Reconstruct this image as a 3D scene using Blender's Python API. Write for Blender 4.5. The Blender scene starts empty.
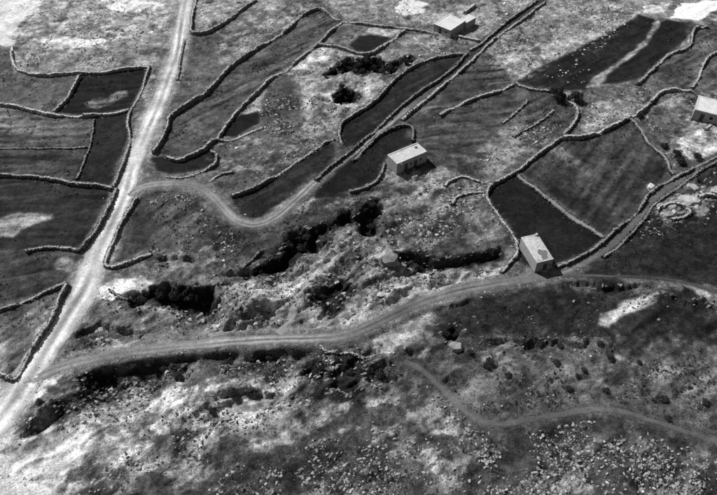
import bpy, math, random
import numpy as np

# ------------------------------------------------------------------ camera, world, sun, exposure
random.seed(7); RNG = np.random.default_rng(7)
sc = bpy.context.scene
COL = sc.collection
CAM_H, PITCH, FPX, CX, CY = 97.0, math.radians(46.9), 680.0, 358.5, 247.5
cam_d = bpy.data.cameras.new('camera'); cam = bpy.data.objects.new('camera', cam_d); COL.objects.link(cam)
cam.location = (0, 0, CAM_H); cam.rotation_euler = (math.pi/2 - PITCH, 0, 0)
cam_d.sensor_width = 36.0; cam_d.lens = FPX/717.0*36.0; cam_d.clip_end = 20000; cam_d.clip_start = 1.0
sc.camera = cam

SUN_EL = math.radians(47); SUN_AZ = math.atan2(-0.8, 0.6)          # towards the sun: left and away from the viewer
w = bpy.data.worlds.new('World'); sc.world = w; w.use_nodes = True
nt = w.node_tree; bg = nt.nodes['Background']
sky = nt.nodes.new('ShaderNodeTexSky'); sky.sky_type = 'NISHITA'; sky.sun_disc = False
sky.sun_elevation = SUN_EL; sky.sun_rotation = SUN_AZ
bw = nt.nodes.new('ShaderNodeRGBToBW')                              # monochrome photograph: neutral skylight
nt.links.new(sky.outputs[0], bw.inputs[0]); nt.links.new(bw.outputs[0], bg.inputs[0])
bg.inputs[1].default_value = 0.05
sl = bpy.data.lights.new('sun', 'SUN'); sl.energy = 4.6; sl.angle = math.radians(0.5); sl.color = (1, 1, 1)
sun = bpy.data.objects.new('sun', sl); COL.objects.link(sun)
sun.location = (-80, 60, 120)
from mathutils import Vector
_d = Vector((-0.8*math.cos(SUN_EL), 0.6*math.cos(SUN_EL), math.sin(SUN_EL)))
sun.rotation_euler = _d.to_track_quat('Z', 'Y').to_euler()
sc.view_settings.view_transform = 'Standard'; sc.view_settings.look = 'None'
sc.view_settings.gamma = 1; sc.view_settings.use_curve_mapping = False
sc.view_settings.exposure = 0.05
sc.render.resolution_x = 1024; sc.render.resolution_y = 707

# ------------------------------------------------------------------ small maths
KTONE = 1.08
def alb(g):
    """grey of a sunlit level surface (0-255) -> base colour"""
    c = np.asarray(g, float)/255.0
    lin = np.where(c <= 0.04045, c/12.92, ((c+0.055)/1.055)**2.4)
    return np.clip(lin/KTONE, 0.006, 0.86)
_T = RNG.random((8, 256, 256))
def vn(x, y, s=0):
    t = _T[s % 8]; xi = np.floor(x).astype(int); yi = np.floor(y).astype(int)
    fx = x-xi; fy = y-yi; fx = fx*fx*(3-2*fx); fy = fy*fy*(3-2*fy)
    a = t[xi & 255, yi & 255]; b = t[(xi+1) & 255, yi & 255]; c = t[xi & 255, (yi+1) & 255]; d = t[(xi+1) & 255, (yi+1) & 255]
    return (a*(1-fx)+b*fx)*(1-fy)+(c*(1-fx)+d*fx)*fy*1.0
def fbm(x, y, wl, octv=4, s=0, gain=0.5):
    """-1..1 fractal noise with the longest wave wl metres"""
    r = np.zeros_like(np.asarray(x, float)); a = 1.0; tot = 0; x = np.asarray(x)/wl+13.7*s; y = np.asarray(y)/wl+5.1*s
    for i in range(octv):
        r = r + a*(vn(x, y, s+i)*2-1); tot += a; a *= gain
        x, y = (x*0.8-y*0.6)*2.03+3.1, (x*0.6+y*0.8)*2.03+7.7
    return r/tot*1.6
def ridged(x, y, wl, s=0, octv=4):
    r = np.zeros_like(x); a = 1.0; tot = 0; x = x/wl+3.3*s; y = y/wl+9.1*s
    for i in range(octv):
        r = r + a*(1-np.abs(vn(x, y, s+i)*2-1)*1.6); tot += a; a *= 0.5
        x, y = (x*0.8-y*0.6)*2.07+3.1, (x*0.6+y*0.8)*2.07+7.7
    return r/tot
def sstep(a, b, x):
    t = np.clip((x-a)/(b-a), 0, 1); return t*t*(3-2*t)
SP, CP = math.sin(PITCH), math.cos(PITCH)
def plane(px, py, z=0.0):
    """photo position -> the place on the level z"""
    u = (px-CX)/FPX; v = (py-CY)/FPX
    t = (CAM_H-z)/(SP+v*CP)
    return np.array([u*t, (CP-v*SP)*t])
def P(pts, z=0.0): return np.array([plane(a, b, z) for a, b in pts])
def smooth_line(W, step):
    W = np.asarray(W, float); n = len(W)
    if n > 2:
        out = []
        Q = np.vstack([2*W[0]-W[1], W, 2*W[-1]-W[-2]])
        for i in range(1, n):
            p0, p1, p2, p3 = Q[i-1], Q[i], Q[i+1], Q[i+2]
            k = max(2, int(np.linalg.norm(p2-p1)/0.5))
            t = np.linspace(0, 1, k, endpoint=False)[:, None]
            out.append(0.5*((2*p1)+(-p0+p2)*t+(2*p0-5*p1+4*p2-p3)*t*t+(-p0+3*p1-3*p2+p3)*t**3))
        W = np.vstack(out+[W[-1:]])
    d = np.r_[0, np.cumsum(np.linalg.norm(np.diff(W, axis=0), axis=1))]
    s = np.linspace(0, d[-1], max(2, int(round(d[-1]/step))+1))
    return np.stack([np.interp(s, d, W[:, k]) for k in range(W.shape[1])], 1), s

# ------------------------------------------------------------------ terrain grid
fx_ = np.arange(-122, 122.01, 0.30)
ys = [30.0]
while ys[-1] < 206: ys.append(ys[-1]+0.22+0.14*(ys[-1]-30)/170)
def outer(a, n, last):
    r = []; s = 1.0; v = a
    while abs(v) < last: v += n*s; s *= 1.45; r.append(v)
    return r
GX = np.array(outer(-122, -1, 5000)[::-1]+list(fx_)+outer(122, 1, 5000))
GY = np.array(outer(30, -1, 1500)[::-1]+ys+outer(ys[-1], 1, 9000))
NX, NY = len(GX), len(GY)
XX, YY = np.meshgrid(GX, GY)                                        # [iy, ix]
def box(W, m):
    x0, y0 = W.min(0)-m; x1, y1 = W.max(0)+m
    return (slice(*np.searchsorted(GY, [y0, y1])), slice(*np.searchsorted(GX, [x0, x1])))
def seg_dist(W, X, Y, closed):
    best = np.full(X.shape, 1e9); ins = np.zeros(X.shape, bool)
    n = len(W); rng = range(n if closed else n-1)
    for i in rng:
        a = W[i]; b = W[(i+1) % n]; d = b-a; L2 = d@d+1e-9
        t = np.clip(((X-a[0])*d[0]+(Y-a[1])*d[1])/L2, 0, 1)
        best = np.minimum(best, (X-a[0]-t*d[0])**2+(Y-a[1]-t*d[1])**2)
        if closed:
            c = ((a[1] > Y) != (b[1] > Y))
            with np.errstate(divide='ignore', invalid='ignore'):
                ins ^= c & (X < (b[0]-a[0])*(Y-a[1])/(b[1]-a[1]+1e-12)+a[0])
    return np.sqrt(best), ins
WOB = fbm(XX, YY, 3.4, 5, 1, .66)
def pmask(pts, soft=0.8, wob=0.6, grow=0.0):
    """region outline -> grid slice and 0..1 weight (edge softness and raggedness in metres)"""
    W = P(pts); m = soft+wob+grow+1; sl_ = box(W, m); X, Y = XX[sl_], YY[sl_]
    d, ins = seg_dist(W, X, Y, True); sd = np.where(ins, -d, d)+WOB[sl_]*wob-grow
    return sl_, 1-sstep(-soft, soft, sd)
def lmask(pts, half, soft, wob=0.3):
    W, _ = smooth_line(P(pts), 1.5); sl_ = box(W, half+soft+wob+1); X, Y = XX[sl_], YY[sl_]
    d, _ = seg_dist(W, X, Y, False)
    return sl_, 1-sstep(half-soft, half+soft, d+WOB[sl_]*wob)

# ------------------------------------------------------------------ layout, in photograph positions
MAIN = [(192,-30),(186,0),(182,25),(176,55),(160,98),(147,130),(133,165),(122,200),(101,249),(84,290),(60,328),(40,358),(14,396),(-20,440),(-60,490)]
TRACK = [(22,386),(48,371),(80,361),(110,355),(140,350),(200,343.5),(260,339),(320,338),(345,335),(365,328),(400,312),(430,300),(470,289),(520,280.5),(545,276.5),(562,272),(580,264.5)]
THIN = [(548,276),(585,276.5),(620,277.5),(664,279.5),(692,285),(717,293),(750,303)]
LANE = [(128,196),(142,188),(160,184.5),(185,184.5),(201,189),(214,198),(226,211),(236,220),(250,225),(264,223.5),(279,215),(292,204),(305,192),(318,180),(336,166),(357,150),(381,130),(413,104),(446,80),(463,64),(476,51),(502,29),(531,9),(545,-2),(570,-20)]
LANE_R = [(572,268.5),(584,262),(604,250),(622,236),(640,217),(652,200),(668,188),(690,175),(717,160),(760,138)]
PATH = [(404,362),(412,365),(424,371),(447,394),(474,418),(500,424),(527,420),(577,411),(614,409),(651,419),(684,430),(717,441),(760,455)]
FIELDS = [  # grey, outline, softness, furrow angle (or None), label
 (88, [(12,77),(33,76),(74,76),(66,92),(52,109),(34,107),(15,101),(-30,98),(-30,50),(9,48)], .7, None, 'mid grey field inside the curved wall at the upper left'),
 (33, [(82,75),(100,74),(146,67),(141,82),(128,106),(108,110),(80,112),(58,111),(70,95)], .5, 0.2, 'small dark field with a pale patch beside the main road'),
 (92, [(-30,106),(20,109),(55,116),(92,117),(89,132),(86,146),(40,147),(-30,146)], .6, 0.05, 'striped grey field strip at the left edge'),
 (62, [(-30,149),(40,149),(86,149),(80,166),(73,180),(40,174),(-30,172)], .5, 0.05, 'grey field strip under the pale boundary at the left edge'),
 (36, [(96,117),(124,112),(123,124),(126,135),(121,155),(110,184),(77,180),(87,158),(93,138)], .5, None, 'dark field between the thin bank and the main road'),
 (44, [(-30,178),(30,179),(70,186),(108,190),(103,205),(93,222),(77,245),(43,244),(22,249),(-30,252)], .5, 0.1, 'dark field with a long pale patch at the left edge'),
 (60, [(-30,256),(24,254),(45,251),(74,253),(66,270),(62,280),(33,291),(-30,312)], .6, 0.3, 'dim grey field with a small pale blotch near the road'),
 (104, [(-30,322),(30,300),(63,286),(52,312),(36,336),(14,371),(-4,368),(-30,360)], .6, 0.9, 'light grey field with diagonal furrows at the lower left'),
 (60, [(139,199),(152,195),(152,215),(151,238),(140,249),(122,258),(109,262),(112,250),(122,228),(132,208)], .6, None, 'dark field corner enclosed by the wall right of the road'),
 (78, [(152,200),(178,205),(196,212),(202,222),(190,236),(165,246),(152,248),(151,225)], 1.2, 0.9, 'smooth grey field patch below the side lane'),
 (80, [(318,11),(329,17),(338,22),(327,30),(316,40),(302,51),(286,66),(268,77),(253,90),(238,105),(228,117),(216,134),(202,146),(187,153),(176,156),(163,152),(168,134),(172,119),(180,111),(195,101),(208,93),(222,79),(229,70),(242,61),(257,51),(273,41),(288,32),(295,25),(302,17),(312,12)], .5, 0.75, 'long mid grey terrace field between two curving walls'),
 (84, [(183,48),(192,36),(207,34),(224,38),(227,60),(215,76),(195,96),(181,104),(180,80)], 1.4, None, 'rough grey field strip right of the main road top'),
 (28, [(223,134),(231,124),(240,117),(256,114),(261,121),(247,128),(233,135)], .5, None, 'small black triangular field between two walls'),
 (34, [(165,158),(178,162),(190,160),(206,152),(214,153),(213,161),(205,166),(190,171),(172,172),(160,170),(155,160)], .6, None, 'dark narrow field pocket above the side lane'),
 (80, [(272,82),(286,76),(294,84),(299,100),(299,118),(292,128),(275,133),(264,134),(263,118),(267,98)], 1.0, None, 'oval grey plot in the pale ground below the terrace'),
 (100, [(343,22),(364,26),(358,36),(349,43),(333,42),(324,40),(333,31)], .6, 0.7, 'grey plot inside the small walled enclosure near the top'),
 (30, [(352,45),(361,37),(372,36),(389,39),(379,47),(367,51),(358,50)], .7, None, 'small black plot inside the walled enclosure near the top'),
 (36, [(343,134),(343,124),(352,117),(376,101),(392,85),(406,73),(428,61),(448,56),(460,55),(453,64),(437,77),(407,98),(378,124),(355,144),(346,146),(341,141)], .5, 0.7, 'long dark field above the walled lane'),
 (42, [(234,205),(238,198),(252,190),(268,181),(290,167),(310,154),(326,143),(333,147),(330,162),(314,178),(300,192),(286,205),(268,215),(250,217),(238,213)], .5, 0.7, 'dark field inside the bend of the side lane'),
 (29, [(320,190),(340,173),(362,155),(379,139),(392,130),(403,127),(410,130),(410,142),(398,148),(385,156),(378,166),(375,177),(362,186),(347,190),(330,196),(318,197)], .6, None, 'black field beside the flat roofed stone house'),
 (74, [(420,140),(432,122),(445,115),(470,103),(495,94),(514,86),(526,90),(520,102),(508,115),(498,128),(484,140),(470,152),(448,152),(428,148)], 1.0, 0.15, 'broad grey field right of the lane'),
 (70, [(407,138),(414,124),(420,110),(450,84),(474,62),(498,66),(510,82),(480,92),(450,104),(436,114),(428,130)], 1.0, 0.15, 'grey field wedge along the upper lane wall'),
 (66, [(528,104),(548,94),(558,104),(571,108),(575,114),(568,124),(558,134),(536,148),(522,140),(530,122)], 1.0, 0.6, 'dark grey field inside the hooked wall'),
 (35, [(518,82),(548,66),(580,50),(612,33),(640,17),(652,20),(651,34),(636,46),(620,58),(604,68),(590,80),(584,90),(552,87),(532,85)], .8, 0.6, 'long black field strip running up to the top right'),
 (31, [(600,82),(612,72),(628,58),(645,44),(660,26),(668,21),(683,24),(683,38),(672,48),(655,62),(640,77),(620,81)], .6, 0.6, 'black field strip below the white ground at the top right'),
 (86, [(643,84),(658,68),(673,56),(688,50),(696,42),(699,30),(712,30),(717,36),(714,50),(704,58),(699,68),(690,84),(666,86),(650,90)], .8, 0.6, 'grey field inside the stepped wall at the right'),
 (84, [(702,82),(706,66),(718,56),(740,58),(740,90),(717,88),(704,88)], .8, 0.6, 'grey field corner at the right edge'),
 (64, [(522,170),(540,156),(553,148),(566,139),(585,138),(606,132),(628,121),(640,134),(646,146),(662,160),(666,171),(652,184),(645,194),(633,210),(612,228),(604,234),(576,212),(548,190)], .7, 0.95, 'large dark ploughed field inside the long wall at the right'),
 (29, [(491,196),(495,188),(504,182),(514,177),(528,188),(545,202),(562,214),(584,228),(598,239),(578,254),(556,264),(540,268),(524,262),(519,248),(518,236),(513,226),(500,211)], .6, None, 'black field around the small hut with a stained roof'),
]
TONES = [   # grey, outline, softness, raggedness   (ground colour of open land; pit floors and scarp feet carry painted shade)
 (136, [(-60,-40),(480,-40),(480,45),(300,45),(170,110),(20,75),(-60,60)], 3, 2),
 (124, [(430,-40),(780,-40),(780,30),(640,20),(515,85),(440,60)], 3, 2),
 (92, [(150,20),(200,0),(320,0),(420,20),(480,50),(400,120),(300,160),(200,180),(150,170)], 3, 2),
 (142, [(18,4),(90,-6),(160,-6),(172,10),(165,32),(135,40),(60,40),(24,36)], 2, 1),
 (225, [(-60,-40),(42,-40),(34,8),(20,22),(18,38),(10,46),(-60,46)], 2.5, 1.5),
 (195, [(92,-10),(150,-10),(158,4),(128,14),(105,6)], 1.5, 1.5),
 (196, [(36,40),(60,37),(90,38),(108,40),(92,45),(60,47),(40,45)], 1.0, 1.0),
 (116, [(16,46),(60,50),(150,44),(170,40),(150,62),(100,70),(40,71),(18,64)], 1.0, 1.0),
 (122, [(195,4),(212,-10),(255,-10),(232,14),(208,27),(194,28)], 1, 1),
 (112, [(210,34),(240,12),(262,-4),(318,4),(298,12),(286,26),(256,44),(228,62)], 1.5, 1),
 (165, [(280,28),(300,16),(296,20),(288,30)], 1, .6),
 (118, [(325,6),(430,-5),(440,26),(400,24),(350,18)], 2, 1),
 (230, [(391,9),(399,1),(412,-1),(425,4),(421,12),(406,16)], .8, .8),
 (130, [(266,78),(288,70),(318,46),(350,52),(374,54),(400,48),(440,50),(404,68),(386,84),(345,118),(336,132),(322,138),(300,150),(272,144),(262,126)], 1.5, 1.5),
 (156, [(290,70),(318,47),(350,54),(340,62),(318,66),(300,72)], 1, 1),
 (142, [(300,86),(330,78),(376,78),(372,90),(340,112),(318,104)], 1.2, 1.5),
 (146, [(239,118),(252,104),(266,88),(268,108),(262,124),(250,116)], .8, .8),
 (150, [(358,37),(372,27),(402,30),(390,39),(370,36)], .7, .6),
 (82, [(214,142),(262,128),(322,140),(250,186),(214,176),(216,160)], 1.2, 1),
 (96, [(404,34),(470,40),(462,52),(428,57),(402,66),(388,58)], 1, 1),
 (104, [(478,58),(512,40),(545,12),(640,14),(590,44),(516,80)], 1.5, 1.5),
 (135, [(500,62),(560,40),(640,12),(645,16),(600,38),(518,80),(505,76)], 1, 1.2),
 (128, [(584,88),(592,78),(612,66),(632,52),(646,38),(654,20),(663,20),(650,42),(628,62),(606,78),(600,86)], .7, .7),
 (148, [(636,82),(652,66),(668,54),(684,44),(690,34),(693,44),(680,52),(664,60),(650,74),(642,84)], .6, .5),
 (92, [(566,96),(600,84),(650,86),(660,92),(640,110),(612,122),(582,132),(578,112)], 1, 1),
 (128, [(584,132),(590,112),(612,100),(640,98),(646,104),(624,115),(600,127)], .8, 1),
 (84, [(636,118),(664,94),(720,92),(760,95),(760,150),(717,152),(676,170),(668,158),(648,142)], 1, 1),
 (168, [(676,152),(682,138),(694,126),(712,128),(740,140),(717,152),(690,162)], 1, .8),
 (108, [(484,142),(508,130),(556,126),(548,140),(520,160),(494,176),(478,170)], 1.2, 1.2),
 (60, [(404,150),(440,152),(480,165),(486,180),(440,176),(410,170)], 1, 1),
 (94, [(383,180),(398,176),(436,166),(484,180),(486,205),(510,238),(470,246),(420,248),(386,242)], 1.2, 1.2),
 (128, [(390,172),(420,172),(440,176),(430,186),(400,190),(384,186)], .8, 1),
 (58, [(240,228),(282,216),(318,190),(380,186),(384,215),(320,240),(290,250),(244,262)], 1.2, 1),
 (112, [(296,210),(314,196),(318,202),(304,216),(290,218)], .7, .6),
 (104, [(322,208),(350,196),(382,190),(384,196),(350,204),(328,214)], .7, .8),
 (62, [(150,190),(200,196),(232,224),(262,230),(240,262),(212,280),(150,270),(140,262)], 1.5, 1),
 (104, [(152,262),(190,252),(228,248),(226,262),(206,278),(160,284)], 1, 1.5),
 (124, [(216,302),(226,284),(250,278),(286,274),(300,262),(330,240),(356,228),(384,236),(392,250),(420,262),(470,266),(500,268),(470,284),(430,296),(396,310),(362,326),(330,334),(260,335),(205,337),(206,320)], .8, 1.0),
 (146, [(210,322),(250,300),(268,296),(246,316),(222,332)], .7, 1),
 (148, [(296,254),(320,250),(340,262),(330,276),(306,284),(290,300),(280,330),(262,334),(284,300),(286,280)], .8, 1),
 (142, [(340,320),(370,306),(400,286),(418,278),(430,284),(420,296),(390,308),(360,326)], .8, 1),
 (132, [(440,276),(470,270),(500,264),(506,272),(470,282),(440,290)], .7, .8),
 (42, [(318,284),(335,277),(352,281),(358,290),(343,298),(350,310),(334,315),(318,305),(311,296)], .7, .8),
 (36, [(122,299),(132,291),(152,286),(174,284),(214,286),(214,300),(205,312),(190,313),(170,308),(150,303),(130,304)], .5, .5),  # long pit floor, shade painted into the ground grey
 (36, [(236,276),(272,275),(292,266),(298,255),(318,250),(322,237),(340,228),(356,224),(350,210),(318,229),(283,236),(280,250),(256,268)], .5, .5),  # central quarry hollow, darkened in colour to deepen its shade
 (36, [(355,204),(379,199),(383,214),(376,222),(378,236),(362,235),(356,222)], .5, .5),  # narrow hollow, shade added to the floor colour
 (40, [(394,252),(420,252),(437,257),(470,254),(506,247),(506,254),(470,263),(437,266),(396,262)], .5, .4),  # foot of the ledge, its shade painted as a dark strip
 (84, [(60,302),(90,296),(128,302),(160,308),(208,316),(204,336),(140,346),(60,360),(62,330)], 1.2, 1),
 (188, [(92,292),(102,284),(118,278),(138,277),(151,283),(146,289),(124,293),(114,298),(98,297)], .6, .5),
 (165, [(92,352),(98,340),(112,334),(122,338),(120,350),(106,354)], .6, .7),
 (150, [(58,352),(70,350),(80,356),(66,360),(56,358)], .6, .6),
 (216, [(-60,378),(14,380),(40,372),(70,366),(60,385),(30,400),(-10,420),(-60,440)], 1.5, 1),
 (76, [(0,470),(20,420),(52,392),(84,372),(130,358),(200,350),(300,344),(344,352),(300,372),(220,400),(120,430),(60,470),(30,520),(-20,520)], 2, 1.2),
 (150, [(10,470),(24,428),(60,408),(100,402),(130,384),(170,378),(200,384),(250,380),(300,366),(300,378),(260,400),(240,424),(160,440),(100,470),(80,520),(-10,520)], 2.5, 1.5),
 (205, [(-60,402),(2,404),(18,424),(10,440),(44,430),(82,414),(104,410),(96,430),(120,440),(84,470),(66,520),(-60,520)], 2.5, 1.5),
 (160, [(120,404),(150,386),(196,378),(214,386),(170,408),(126,420)], 1.2, 1.2),
 (150, [(218,386),(250,380),(300,368),(298,374),(262,388),(236,396),(196,418),(186,410)], 1, 1.2),
 (140, [(240,410),(262,404),(300,400),(306,430),(290,452),(250,460),(236,440)], 2, 1.5),
 (64, [(60,520),(74,480),(104,450),(150,428),(206,418),(240,452),(300,450),(330,402),(400,382),(450,402),(490,430),(560,490),(560,540),(60,540)], 3.0, 2.0),
 (92, [(96,462),(130,440),(170,444),(168,470),(120,486)], 1.2, 1.5),
 (38, [(78,402),(80,384),(84,374),(92,368),(112,366),(122,370),(126,376),(108,389),(96,395)], .5, .5),  # hollow under the track, floor colour darkened as shade
 (38, [(104,366),(130,356),(196,350),(196,360),(170,372),(140,372)], 1, 1),  # bank below the track, shade painted into the ground
 (36, [(318,80),(335,67),(346,58),(376,57),(392,61),(412,55),(416,59),(402,68),(386,77),(374,73),(363,77),(350,73),(338,74)], .5, .6),  # upper quarry strip, floor grey lowered to add shade
 (36, [(331,97),(339,89),(353,89),(361,96),(355,102),(344,104),(335,102)], .5, .5),  # oval hollow, floor painted dark to add to its shade
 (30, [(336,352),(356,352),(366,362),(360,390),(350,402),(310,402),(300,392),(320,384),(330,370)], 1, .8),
 (22, [(302,362),(320,358),(328,366),(326,376),(312,378),(300,372)], .6, .6),  # round hollow, shade painted into its floor
 (120, [(372,338),(400,318),(430,306),(436,320),(420,340),(430,360),(400,356),(376,346)], 1.2, 1.5),
 (38, [(438,308),(470,296),(560,284),(690,290),(780,312),(780,345),(600,338),(480,340),(440,332)], 4.0, 2.0),
 (78, [(440,350),(480,346),(600,342),(780,350),(780,440),(700,424),(640,408),(560,408),(500,420),(470,402)], 2.0, 1.5),
 (104, [(596,352),(640,350),(717,356),(717,380),(640,384),(600,372)], 2, 2),
 (112, [(478,352),(500,344),(518,348),(516,366),(490,374),(478,366)], 1, 1),
 (58, [(560,412),(614,412),(690,436),(780,470),(780,560),(480,560),(500,440)], 1.5, 1),
 (36, [(556,276),(606,254),(640,220),(720,166),(780,150),(780,300),(700,284),(620,276)], 1, .8),
 (124, [(598,324),(600,313),(614,308),(626,299),(644,294),(657,292),(657,301),(644,307),(632,313),(616,319),(610,325)], .6, .35),
 (140, [(682,284),(700,290),(722,296),(740,306),(722,306),(704,298)], .5, .6),
 (130, [(652,216),(656,204),(680,196),(706,198),(700,208),(676,214),(668,222)], .7, 1),
 (150, [(700,190),(717,184),(740,182),(740,196),(712,197)], .6, .6),
 (250, [(670,18),(676,10),(682,4),(700,1),(717,0),(770,-6),(770,8),(717,9),(706,15),(698,21),(684,19)], .6, .6),
 (205, [(640,6),(668,4),(670,12),(646,12)], .8, .8),
]
INNER = [   # pale patches inside fields
 (104, [(84,103),(92,98),(106,97),(118,91),(127,90),(126,95),(112,103),(98,109),(86,107)], .5, .4),
 (122, [(-30,116),(20,116),(44,126),(40,132),(-30,134)], 1.2, .8),
 (74, [(-30,134),(86,134),(86,146),(-30,145)], 1.0, .4),
 (138, [(-30,222),(0,218),(20,214),(53,215),(54,220),(28,227),(14,238),(-30,242)], .5, .5),
 (125, [(53,268),(57,261),(63,257),(74,261),(73,269),(66,271)], .5, .4),
 (140, [(-30,350),(-6,330),(14,330),(20,344),(8,366),(-30,362)], 2.0, 1.0),
 (104, [(418,112),(430,101),(441,93),(445,96),(436,106),(424,113)], .9, .5),
 (98, [(552,150),(566,152),(580,162),(592,172),(586,176),(566,166)], 1.0, 1.2),
 (134, [(586,88),(594,78),(612,66),(632,52),(646,39),(653,24),(658,20),(661,24),(650,42),(630,59),(610,73),(602,82),(598,87)], .5, .5),
 (44, [(640,178),(648,160),(660,165),(664,171),(650,184)], .8, .8),
 (38, [(520,168),(545,188),(575,212),(602,234),(612,226),(600,205),(560,188)], 1.5, .8),
]
PITS = [    # depth, outline, width of the sloping rim
 (4.8, [(122,300),(130,291),(152,285),(174,283),(216,285),(217,300),(206,313),(190,313),(170,308),(150,303),(130,305)], 1.4),
 (4.2, [(238,276),(272,275),(292,266),(298,255),(318,250),(322,237),(340,228),(355,225),(354,208),(324,221),(308,229),(283,235),(281,250),(256,268)], 1.4),
 (3.8, [(355,204),(379,199),(383,214),(376,222),(378,236),(362,235),(356,222)], 1.2),
 (4.0, [(331,97),(339,89),(353,89),(361,96),(355,102),(344,104),(335,102)], 1.2),
 (3.6, [(318,80),(335,67),(346,58),(376,57),(392,61),(412,55),(416,59),(402,68),(386,77),(374,73),(363,77),(350,73),(338,74)], 1.2),
 (3.0, [(78,402),(80,384),(84,374),(92,367),(112,364),(124,369),(127,376),(108,389),(96,395)], 1.4),
 (2.2, [(302,362),(320,357),(329,365),(328,376),(312,379),(300,373)], 1.2),
 (1.6, [(336,352),(358,352),(367,362),(360,388),(340,394),(328,384)], 1.6),
 (3.0, [(441,332),(447,326),(458,327),(465,336),(460,343),(447,344)], 1.0),
 (1.6, [(318,284),(335,276),(352,280),(358,290),(343,299),(334,314),(320,306),(311,296)], 1.4),
 (1.8, [(223,356),(231,352),(234,364),(230,374),(222,370)], 1.2),
 (2.0, [(402,270),(414,268),(418,274),(410,279),(402,277)], 0.9),
 (1.8, [(374,264),(386,260),(394,266),(388,278),(378,276)], 0.9),
 (1.4, [(176,366),(188,358),(186,378),(176,388),(170,380)], 1.2),
 (2.0, [(362,366),(384,362),(402,370),(398,384),(376,386),(366,378)], 1.5),
 (1.6, [(694,168),(712,158),(717,170),(702,182),(692,178)], 1.0),
]
MOUNDS = [  # height, outline, width of the flank
 (1.8, [(216,318),(228,286),(250,280),(284,280),(286,296),(262,316),(236,330),(216,330)], 3.5),
 (1.6, [(296,262),(322,252),(346,240),(362,240),(372,256),(350,272),(318,274)], 3.5),
 (1.4, [(352,318),(372,300),(400,284),(420,282),(412,296),(384,310)], 3.0),
 (1.2, [(300,84),(324,72),(342,78),(332,100),(340,110),(318,122),(304,108)], 4.0),
 (1.2, [(150,400),(200,386),(230,398),(190,420),(150,424)], 4.0),
 (1.2, [(380,346),(404,328),(428,330),(430,352),(402,356)], 3.0),
]
OUTCROP = [ # threshold, grey, outline
 (.22, 125, [(600,446),(640,424),(668,436),(712,450),(780,470),(780,540),(550,540),(552,476),(580,466)]),
 (.22, 140, [(318,424),(370,408),(412,436),(440,430),(474,470),(500,500),(500,540),(240,540),(262,470)]),
 (.25, 140, [(478,440),(496,452),(524,480),(520,520),(478,520)]),
 (.12, 140, [(385,182),(436,168),(486,182),(512,238),(420,248),(386,242)]),
 (.15, 140, [(150,252),(230,246),(226,270),(160,284)]),
 (.20, 140, [(214,142),(262,126),(324,140),(250,186),(212,178)]),
 (.10, 160, [(478,58),(545,8),(650,6),(600,46),(516,80)]),
 (.10, 150, [(484,142),(510,128),(560,124),(548,140),(494,178)]),
 (.15, 150, [(195,4),(260,-5),(318,4),(226,62),(206,30)]),
 (.15, 150, [(402,32),(474,40),(460,54),(404,68)]),
 (.20, 130, [(640,212),(717,170),(760,200),(700,222),(650,226)]),
 (.15, 140, [(640,118),(664,94),(720,92),(717,150),(676,168)]),
 (.15, 150, [(60,302),(92,298),(206,318),(200,336),(60,354)]),
 (.42, 100, [(440,345),(717,345),(717,400),(470,400)]),
 (.18, 135, [(90,460),(150,432),(240,430),(330,404),(420,386),(470,430),(480,540),(60,540)]),
 (.05, 170, [(120,452),(148,444),(174,446),(172,466),(150,476),(124,480)]),
 (.20, 172, [(-20,430),(80,400),(200,384),(300,372),(300,440),(200,430),(90,480),(60,520),(-20,520)]),
]
SCARPS = [  # drop, recovery length, line walked with the low side on the right
 (2.6, 3.2, [(392,250),(406,251),(420,254),(437,258),(470,255),(508,247)]),
 (2.4, 4.5, [(84,365),(110,359),(150,353),(200,348.5),(246,346)]),
 (2.2, 3.0, [(246,356),(262,350),(290,346),(318,346)]),
 (0.9, 2.0, [(356,338),(380,328),(410,314),(440,303),(480,293)]),
 (1.2, 3.0, [(560,282),(610,283),(660,285)]),
 (1.6, 3.0, [(212,398),(232,391),(262,388),(280,384)]),
 (1.5, 3.5, [(60,338),(84,330),(108,326),(140,334)]),
 (1.6, 3.0, [(214,274),(236,268),(262,266)]),
 (1.3, 3.0, [(150,262),(176,256),(206,262)]),
 (1.4, 2.5, [(430,268),(450,272),(462,268)]),
 (1.2, 3.0, [(240,318),(262,306),(286,300)]),
 (1.2, 3.0, [(480,340),(540,338),(600,340)]),
 (1.0, 3.0, [(664,292),(690,300),(717,310)]),
 (1.2, 3.0, [(16,440),(40,420),(70,402)]),
]
ROUGH = [   # relief amplitude in metres, outline
 (2.5, [(206,322),(226,284),(286,274),(300,258),(330,240),(356,228),(390,246),(430,262),(500,266),(470,284),(396,308),(350,328),(260,334),(205,336)]),
 (0.9, [(383,180),(436,168),(486,182),(512,238),(420,250),(386,242)]),
 (1.0, [(240,228),(318,192),(384,188),(384,215),(290,252),(244,264)]),
 (1.0, [(150,250),(230,246),(226,270),(160,284)]),
 (1.2, [(60,302),(128,300),(206,316),(204,336),(60,356)]),
 (2.0, [(10,470),(30,410),(80,376),(130,360),(300,350),(480,346),(470,400),(320,400),(240,420),(150,430),(80,480)]),
 (0.8, [(270,80),(318,50),(400,70),(340,120),(300,150),(265,140)]),
 (1.0, [(440,300),(717,288),(780,340),(700,410),(560,406),(450,390)]),
 (0.85, [(60,520),(104,450),(300,420),(480,430),(614,412),(780,470),(780,560),(60,560)]),
 (0.7, [(640,210),(717,168),(717,260),(640,250)]),
]

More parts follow.
